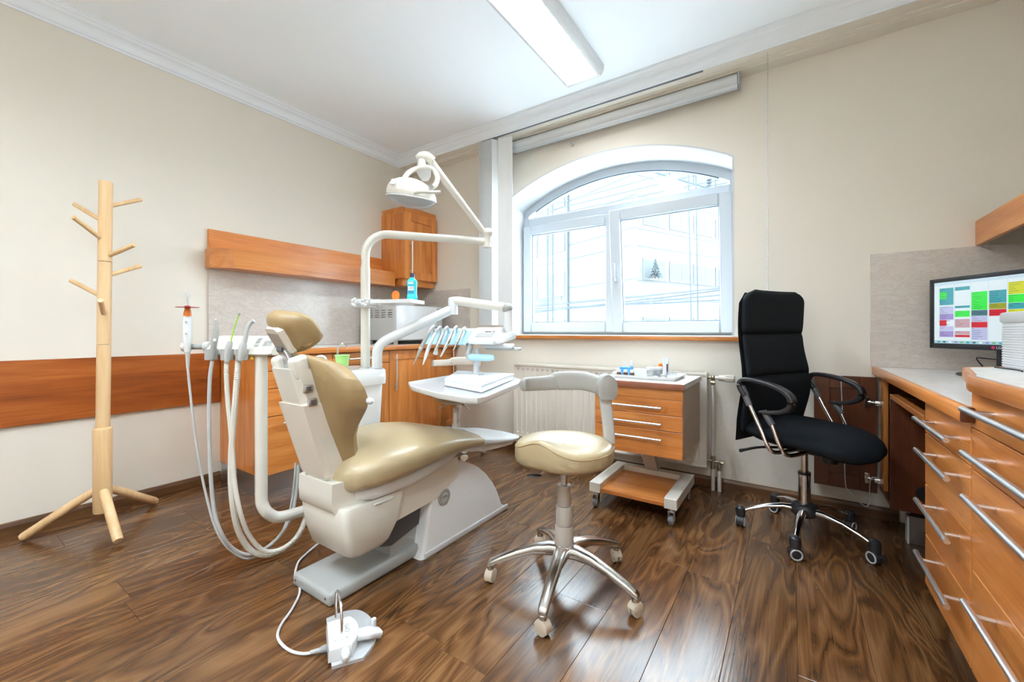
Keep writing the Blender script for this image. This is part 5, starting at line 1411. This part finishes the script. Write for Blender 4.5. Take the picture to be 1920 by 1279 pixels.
part('arm_pad', MB(M2).tube([(.19, .06, .735), (.12, .09, .745), (.02, .10, .745), (-.04, .10, .742), (-.05, .10, .735), (-.12, .09, .73), (-.19, .05, .73), (-.197, .045, .73)], [.030, .034, .036, .035, .029, .028, .027, .018], 16, n=4, flat=.016), cream, d2, ang=60)

# ------------------------------------------------------------------ office chair
OC = (.049, 2.466, 0)
Mo = frame(OC, math.radians(-30))
oc_ = thing('office_chair', 'black high-back office chair with chrome base at the desk', 'office chair', OC, math.radians(-30))
for k in range(5):
    a = math.radians(118 + 72 * k + 30)
    d = Vector((math.cos(a), math.sin(a), 0)); sd = Vector((-d.y, d.x, 0)); rg = []
    for u, z, h, w_ in ((.03, .135, .016, .021), (.09, .136, .014, .018), (.16, .124, .011, .0145), (.23, .098, .009, .0115), (.262, .083, .009, .011)):
        rg.append([d * u + sd * (w_ * math.cos(b)) + Vector((0, 0, z + h * math.sin(b))) for b in [2 * PI * j / 14 for j in range(14)]])
    part('base_leg', MB(Mo).ring(rg), chrome, oc_, ang=60)
    part('leg_end', MB(Mo).lathe([(0, .052), (.021, .052), (.023, .075), (.021, .095), (.012, .103), (0, .104)], d * .272, 16), black, oc_)
    twin_caster(Mo, (d * .272)[:2], a + .6 + k * .7, .027, black, black, oc_, m_rim=lgrey)
part('base_hub', MB(Mo).lathe([(0, .105), (.045, .105), (.058, .118), (.060, .142), (.05, .158), (.036, .165), (0, .165)], (0, 0, 0), 26), black, oc_)
part('gas_column', MB(Mo).cyl((0, 0, .16), (0, 0, .305), .0255, seg=22), chrome, oc_)
part('column_collar', MB(Mo).cyl((0, 0, .303), (0, 0, .315), .0262, seg=22), black, oc_)
part('gas_piston', MB(Mo).cyl((0, 0, .31), (0, 0, .425), .0145, seg=18), chrome, oc_)
part('tilt_mechanism', MB(Mo).box(-.08, .09, -.06, .06, .418, .452, bev=.008), black, oc_)
part('tension_knob', MB(Mo).cyl((.10, .02, .385), (.10, .02, .43), .033, .036, seg=14), black, oc_)
mb = MB(Mo); mb.tube([(-.02, -.07, .435), (-.09, -.19, .435), (-.12, -.255, .425), (-.135, -.285, .418)], [.006, .006, .007, .009], 8, n=4); part('tilt_lever', mb, black, oc_)
rg = []
for k in range(19):
    u = -1 + 2 * k / 18
    x = .045 + u * .245
    w_ = .245 * (1 - max(0, u) ** 3 * .42) * (1 - max(0, -u) ** 4 * .12) * math.sqrt(max(.02, 1 - abs(u) ** 12))
    zc = .505 - .055 * max(0, u) ** 2.2 + .012 * max(0, -u); th = .052 * math.sqrt(max(.03, 1 - abs(u) ** 5))
    rg.append([(x, w_ * math.copysign(abs(math.cos(b)) ** .75, math.cos(b)), zc + th * math.copysign(abs(math.sin(b)) ** .8, math.sin(b)) * (1.0 if math.sin(b) > 0 else .9)) for b in [2 * PI * j / 26 for j in range(26)]])
part('seat', MB(Mo).ring(rg), fabric, oc_, ang=70)
def bx(z): return -.185 + .034 * math.exp(-((z - .74) / .15) ** 2) + .012 * max(0, (z - 1.0)) / .2 - .05 * max(0, .62 - z)
def bw(z): return .236 + .008 * math.exp(-((z - 1.08) / .14) ** 2) + .028 * math.exp(-((z - .66) / .17) ** 2) - .075 * max(0, (z - 1.145) / .06) ** 2.5
def pad(z0, z1, nm, m_=fabric, fat=.030):
    rg = []
    n = 14
    for k in range(n + 1):
        u = k / n; z = z0 + (z1 - z0) * u
        e = min(1, math.sqrt(max(.05, 1 - abs(2 * u - 1) ** 7)))
        h = bw(z); th = fat * e
        rg.append([(bx(z) + .010 + th * math.copysign(abs(math.sin(b)) ** .8, math.sin(b)) - .028 * (math.cos(b) ** 2) * -1.0 * .9, h * math.copysign(abs(math.cos(b)) ** .72, math.cos(b)), z) for b in [2 * PI * j / 30 for j in range(30)]])
    return part(nm, MB(Mo).ring(rg), m_, oc_, ang=75)
pad(.985, 1.205, 'head_cushion', fat=.036)
pad(.775, .985, 'back_cushion')
pad(.50, .775, 'lumbar_cushion')
rg = []
for k in range(15):
    z = .455 + (1.19 - .455) * k / 14; h = bw(max(z, .5)) + .006
    rg.append([(bx(z) - .014 + (.028 * (math.cos(b) ** 2) * .9) + .014 * math.sin(b), h * math.cos(b), z) for b in [2 * PI * j / 24 for j in range(24)]])
part('back_shell', MB(Mo).ring(rg), blackm, oc_, ang=70)
part('back_bracket', MB(Mo).tube([(-.03, 0, .44), (-.16, 0, .44), (-.255, 0, .47), (-.265, 0, .60)], .022, 10, n=5, flat=.03), black, oc_)
for s in (-1, 1):
    y = s * .285
    ar = part('armrest', MB(Mo).tube([(-.105, y, .690), (-.128, y, .728), (-.128, y, .752), (-.105, y, .766), (-.04, y, .764), (.03, y, .750), (.085, y, .726), (.108, y, .695), (.10, y, .662), (.065, y, .640), (.01, y, .628), (-.03, y, .626)], [.012, .0125, .0115, .0105, .0105, .0105, .012, .013, .0125, .0105, .009, .006], 14, n=5, flat=.021), black, oc_, ang=60)
    part('front_sleeve', MB(Mo).tube([(-.018, y, .632), (.000, y, .606), (.022, y, .574)], [.012, .0145, .0135], 12), dgrey, ar)
    part('rear_sleeve', MB(Mo).tube([(-.122, y, .732), (-.108, y, .69), (-.085, y, .645)], [.0135, .0155, .0135], 12), dgrey, ar)
    part('rear_tube', MB(Mo).tube([(-.09, y, .655), (-.03, y, .54), (.0, y, .475), (.015, y * .93, .448), (.02, y * .70, .442), (.02, y * .2, .442)], .0088, 12, n=5), chrome, oc_)
    part('front_tube', MB(Mo).tube([(.018, y, .580), (.05, y, .50), (.065, y * .97, .462), (.072, y * .85, .444), (.07, y * .5, .440), (.06, y * .2, .440)], .0088, 12, n=5), chrome, oc_)

# ------------------------------------------------------------------ instrument cart
CT = (-.715, 2.50, 0)
ct = thing('instrument_cart', 'cherry three-drawer cart on a white castored frame by the radiator', 'cart', CT)
KX0, KX1, KY0, KY1 = -.962, -.475, 2.30, 2.785
part('carcass', MB().box(KX0, KX1, KY0 + .018, KY1, .317, .685), mat('taupe_side_board', (.44, .30, .20), .45), ct, flat=True)
part('top_rail', MB().box(KX0, KX1 - .0, KY0 + .004, KY0 + .018, .631, .684, bev=.001, seg=1), cherry_x, ct, flat=True)
for z0, z1, zh in ((.545, .629, .586), (.461, .543, .499), (.317, .459, .416)):
    d = part('drawer_front', MB().box(KX0, KX1, KY0, KY0 + .018, z0 + .001, z1, bev=.0012, seg=1), cherry_x, ct, flat=True)
    part('bar_handle', bar_handle(MB(), (-.862, KY0, zh), (-.578, KY0, zh), (0, -.032, 0), r=.0058, inset=.03), satin, d)
part('cart_top', MB().box(KX0 - .004, KX1 + .008, KY0 - .004, KY1 + .012, .690, .718), top_m, ct, flat=True)
part('top_edge', MB().box(KX0 - .006, KX1 + .010, KY0 - .014, KY0 - .004, .686, .7185, bev=.002), mat('red_brown_edge', (.30, .11, .06), .35), ct)
mb = MB(); mb.prism([(2.60, .14), (2.66, .14), (2.55, .318), (2.47, .318)], 'yz', -.755, -.68)
part('pedestal', mb, lgrey, ct, flat=True)
for x in (-.925, -.515):
    mb = MB(); mb.box(x - .032, x + .032, 2.205, 2.66, .088, .142, bev=.002, seg=1); part('side_runner', mb, ivory, ct, flat=True)
part('cross_bar', MB().box(-.893, -.547, 2.60, 2.66, .088, .142, bev=.002, seg=1), ivory, ct, flat=True)
part('lower_shelf', MB().box(-.893, -.547, 2.215, 2.60, .092, .112, bev=.001, seg=1), cherry_x, ct, flat=True)
for x in (-.925, -.515):
    for y in (2.235, 2.63):
        mb = MB(); mb.cyl((x - .009, y - .012, .026), (x + .009, y - .012, .026), .026, seg=22); w_ = part('caster', mb, dgrey, ct)
        mb = MB(); mb.torus((x - .009, y - .012, .026), .017, .003, ax='X', seg=18, sg=6); mb.torus((x + .009, y - .012, .026), .017, .003, ax='X', seg=18, sg=6); mb.cyl((x - .016, y - .012, .026), (x + .016, y - .012, .026), .006, seg=10); part('caster_disc', mb, lgrey, w_)
        mb = MB(); mb.box(x - .015, x - .012, y - .022, y + .012, .02, .068, bev=.001, seg=1); mb.box(x + .012, x + .015, y - .022, y + .012, .02, .068, bev=.001, seg=1); mb.box(x - .017, x + .017, y - .018, y + .018, .066, .074, bev=.001, seg=1); mb.cyl((x, y, .074), (x, y, .089), .013, seg=12); part('caster_fork', mb, steel, w_)
# tray with materials
TY0, TY1, TX0, TX1, TT = 2.40, 2.68, -.90, -.53, .7185
tt = thing('material_tray', 'shallow white plastic tray of dental materials on the cart', 'tray', ((TX0 + TX1) / 2, (TY0 + TY1) / 2, TT))
mb = MB(); mb.ring([rrect(TX0 + .012, TX1 - .012, TY0 + .012, TY1 - .012, TT, .012), rrect(TX0, TX1, TY0, TY1, TT + .020, .016), rrect(TX0 + .004, TX1 - .004, TY0 + .004, TY1 - .004, TT + .020, .014), rrect(TX0 + .016, TX1 - .016, TY0 + .016, TY1 - .016, TT + .004, .010)])
part('tray_shell', mb, whitep, tt, ang=30)
TB = TT + .0045
def item(name, label, cat, group=None): pass
def jar(x, y, lab, h=.028):
    t = thing('brown_bottle', lab, 'bottle', (x, y, TB), group='small brown bottles on the cart tray')
    part('glass', MB().lathe([(0, 0), (.0125, 0), (.0135, .002), (.0135, h), (.010, h + .003), (0, h + .003)], (x, y, TB), 16), amber, t)
    part('cap', MB().cyl((x, y, TB + h + .002), (x, y, TB + h + .017), .0115, seg=16), labelw, t)
jar(-.862, 2.425, 'leftmost small brown bottle with white cap on the cart tray')
jar(-.822, 2.425, 'second small brown bottle with white cap on the cart tray')
jar(-.782, 2.427, 'third small brown bottle with white cap on the cart tray')
single('blue_box', 'blue card box behind the brown bottles on the cart tray', 'box', MB().box(-.885, -.825, 2.50, 2.53, TB, TB + .052, bev=.001, seg=1), bluebox)
for x, y, h, lab in ((-.872, 2.555, .075, 'short white-capped bottle behind the blue box'), (-.832, 2.56, .088, 'taller white-capped bottle behind the blue box')):
    t = thing('dropper_bottle', lab, 'bottle', (x, y, TB), group='white dropper bottles on the cart tray')
    part('bottle_body', MB().lathe([(0, 0), (.012, 0), (.012, h * .55), (.007, h * .65), (0, h * .65)], (x, y, TB), 14), bluebox, t)
    part('cap', MB().lathe([(0, h * .64), (.0085, h * .64), (.007, h), (0, h)], (x, y, TB), 14), labelw, t)
single('white_box', 'long low white box in the middle of the cart tray', 'box', MB().box(-.80, -.712, 2.50, 2.56, TB, TB + .045, bev=.003), labelw)
single('white_box', 'small white box in front of the clear jar on the cart tray', 'box', MB().box(-.722, -.70, 2.44, 2.475, TB, TB + .020, bev=.002), labelw)
t = thing('round_tub', 'round white lidded tub in the middle of the cart tray', 'tub', (-.69, 2.50, TB))
part('tub', MB().lathe([(0, 0), (.026, 0), (.028, .003), (.029, .044), (0, .044)], (-.69, 2.50, TB), 20), clearp, t)
part('lid', MB().lathe([(0, .044), (.031, .044), (.0315, .047), (.0315, .058), (.029, .060), (0, .060)], (-.69, 2.50, TB), 20), labelw, t)
single('orange_cap', 'orange capped tube behind the white tub on the cart tray', 'tube', MB().lathe([(0, 0), (.012, 0), (.012, .055), (.011, .075), (.006, .080), (0, .080)], (-.665, 2.60, TB), 14), orange)
t = thing('clear_jar', 'clear jar with white domed lid right of the tub on the cart tray', 'jar', (-.64, 2.48, TB))
part('jar', MB().lathe([(0, 0), (.017, 0), (.018, .002), (.018, .050), (0, .050)], (-.64, 2.48, TB), 18), silver, t)
part('lid', MB().lathe([(0, .05), (.019, .05), (.019, .060), (.013, .067), (0, .069)], (-.64, 2.48, TB), 18), labelw, t)
t = thing('paste_tube', 'upright crimped paste tube at the back of the cart tray', 'tube', (-.622, 2.56, TB))
mb = MB(); mb.ring([[(-.622 + a * math.cos(b), 2.56 + c * math.sin(b), TB + z) for b in [2 * PI * k / 16 for k in range(16)]] for a, c, z in ((.013, .013, .012), (.014, .013, .04), (.016, .008, .085), (.018, .002, .105), (.018, .0015, .115))])
part('tube_body', mb, labelw, t); part('tube_cap', MB().cyl((-.622, 2.56, TB), (-.622, 2.56, TB + .013), .010, seg=14), labelw, t)
part('tube_print', MB().box(-.616, -.607, 2.5435, 2.5445, TB + .03, TB + .08), mat('plum_print', (.14, .05, .09), .4), t, flat=True)
single('grey_block', 'small grey block on the cart tray beside the bur stand', 'block', MB().box(-.622, -.592, 2.425, 2.452, TB, TB + .028, bev=.003), lgrey)
single('grey_block', 'small silver box on the cart tray below the clear jar', 'block', MB().box(-.662, -.632, 2.420, 2.445, TB, TB + .018, bev=.002), silver)
t = thing('bur_stand', 'white bur stand bristling with thin burs on the cart tray', 'bur stand', (-.57, 2.48, TB))
part('block', MB().box(-.600, -.545, 2.455, 2.515, TB, TB + .020, bev=.003), labelw, t)
for i in range(7):
    for j in range(3):
        x, y = -.596 + i * .0077, 2.465 + j * .018
        part('bur', MB().cyl((x, y, TB + .018), (x, y, TB + .040 + .004 * ((i + j) % 2)), .0012, seg=6), silver, t)
for k, (x, y, a) in enumerate(((-.612, 2.412, .3), (-.600, 2.412, 1.1), (-.588, 2.413, -.6), (-.576, 2.413, .9), (-.566, 2.414, 0.2))):
    d = Vector((math.cos(a), math.sin(a), 0)) * .005
    single('loose_bur', ['first loose dark bur from the left on the cart tray', 'second loose dark bur on the cart tray', 'third loose dark bur on the cart tray', 'fourth loose dark bur on the cart tray', 'last loose dark bur, nearest the tray corner'][k], 'bur', MB().cyl(Vector((x, y, TB + .006)) - d, Vector((x, y, TB + .010)) + d, .0028, .0018, seg=8), inkdark, group='loose burs on the cart tray')
single('clear_wrap', 'crumpled clear wrap at the left corner of the cart tray', 'wrap', MB().ring([[(-.895 + dx * s, 2.47 + dy * s, TT + .0205 + z) for dx, dy in ((-.02, -.02), (.02, -.03), (.03, .02), (-.01, .03))] for s, z in ((1, 0), (.9, .006), (.5, .012), (.2, .010))]), labelw, ang=20)

# ------------------------------------------------------------------ radiator
rd = thing('radiator', 'cream ribbed panel radiator under the window', 'radiator', (-1.17, 2.87, .137))
RX0, RX1, RZ0, RZ1, RYF = -1.893, -.445, .138, .735, 2.832
mb = MB(); pitch = .0452; n = int((RX1 - RX0 - .03) / pitch); x = RX0 + .015
prof = [(RX0, 0.0), (x, 0.0)]
for k in range(n):
    for u, d in ((.18, 0), (.30, .008), (.70, .008), (.82, 0), (1.0, 0)):
        prof.append((x + (k + u) * pitch, d))
prof += [(RX1, 0.0)]
vs, fs = [], []
for z, s in ((RZ0 + .012, 0), (RZ0 + .03, 0), (RZ0 + .045, 1), (RZ1 - .055, 1), (RZ1 - .038, 0), (RZ1 - .02, 0)):
    vs += [(a, RYF + .006 + (d * s), z) for a, d in prof]
m_ = len(prof)
for r_ in range(5):
    for k in range(m_ - 1): fs.append([r_ * m_ + k, r_ * m_ + k + 1, (r_ + 1) * m_ + k + 1, (r_ + 1) * m_ + k])
mb.add(vs, fs)
part('ribbed_panel', mb, radw, rd, ang=25)
part('rear_panel', MB().box(RX0 + .01, RX1 - .01, 2.895, 2.905, RZ0 + .02, RZ1 - .02), radw, rd, flat=True)
mb = MB(); mb.box(RX0, RX1, RYF, RYF + .02, RZ1 - .022, RZ1, bev=.004); mb.box(RX0, RX1, RYF, RYF + .018, RZ0, RZ0 + .016, bev=.004)
part('panel_border', mb, radw, rd)
for xa in (RX0 - .003, RX1 - .003): part('side_cover', MB().box(xa, xa + .006, RYF + .002, 2.908, RZ0 + .005, RZ1, bev=.002, seg=1), radw, rd, flat=True)
part('top_grille', MB().box(RX0, RX1, RYF + .018, 2.905, RZ1 - .010, RZ1 - .002), radw, rd, flat=True)
for k in range(30): part('grille_slot', MB().box(RX1 - .03 - k * .016, RX1 - .022 - k * .016, RYF + .032, RYF + .062, RZ1 - .003, RZ1 - .0012), vent, rd, flat=True)
part('wall_bracket', MB().box(-.72, -.69, 2.905, 2.9285, .25, .70), radw, rd)
part('wall_bracket', MB().box(-1.66, -1.63, 2.905, 2.9285, .25, .70), radw, rd)
vx, vy = -.412, 2.868
mb = MB(); mb.cyl((-.445, vy, .705), (vx, vy, .705), .010, seg=12); mb.cyl((vx, vy, .705), (vx, vy, .66), .0105, seg=12); mb.ell((vx, vy, .705), (.015, .015, .015), nu=12, nv=8); mb.cyl((vx - .012, vy, .675), (vx + .012, vy, .675), .014, seg=8)
part('valve_body', mb, brass, rd)
mb = MB(); mb.lathe([(0, 0), (.010, 0), (.011, .022), (.017, .024), (.019, .034), (.020, .06), (.023, .062), (.024, .108), (.021, .113), (0, .114)], (vx + .008, vy, .705), 18, 'X')
part('thermostat_head', mb, cream, rd, ang=30)
for k in range(10):
    a = 2 * PI * k / 10
    part('thermostat_rib', MB().box(vx + .074, vx + .114, -.0012, .0012, -.0012, .0012, c=(vx + .094, vy + .0245 * math.cos(a), .705 + .0245 * math.sin(a))), cream, rd, flat=True)
part('riser_pipe', MB().cyl((vx, vy, .655), (vx, vy, .21), .0085, seg=14), pipew, rd)
mb = MB(); mb.cyl((vx, vy, .215), (vx, vy, .135), .0115, seg=12); mb.cyl((vx - .03, vy, .185), (vx + .055, vy, .178), .010, seg=12); mb.cyl((vx, vy, .212), (vx, vy, .198), .0155, seg=8); mb.cyl((vx, vy, .150), (vx, vy, .135), .0155, seg=8)
mb.cyl((vx + .036, vy, .185), (vx + .036, vy, .130), .0105, seg=12); mb.cyl((vx + .036, vy, .145), (vx + .036, vy, .128), .0145, seg=8); mb.cyl((vx + .046, vy, .178), (vx + .060, vy, .177), .0125, seg=8)
part('lower_valve', mb, brass, rd)
for dx in (0, .036): part('floor_pipe', MB().cyl((vx + dx, vy, 0), (vx + dx, vy, .136), .0115, seg=14), pipew, rd)
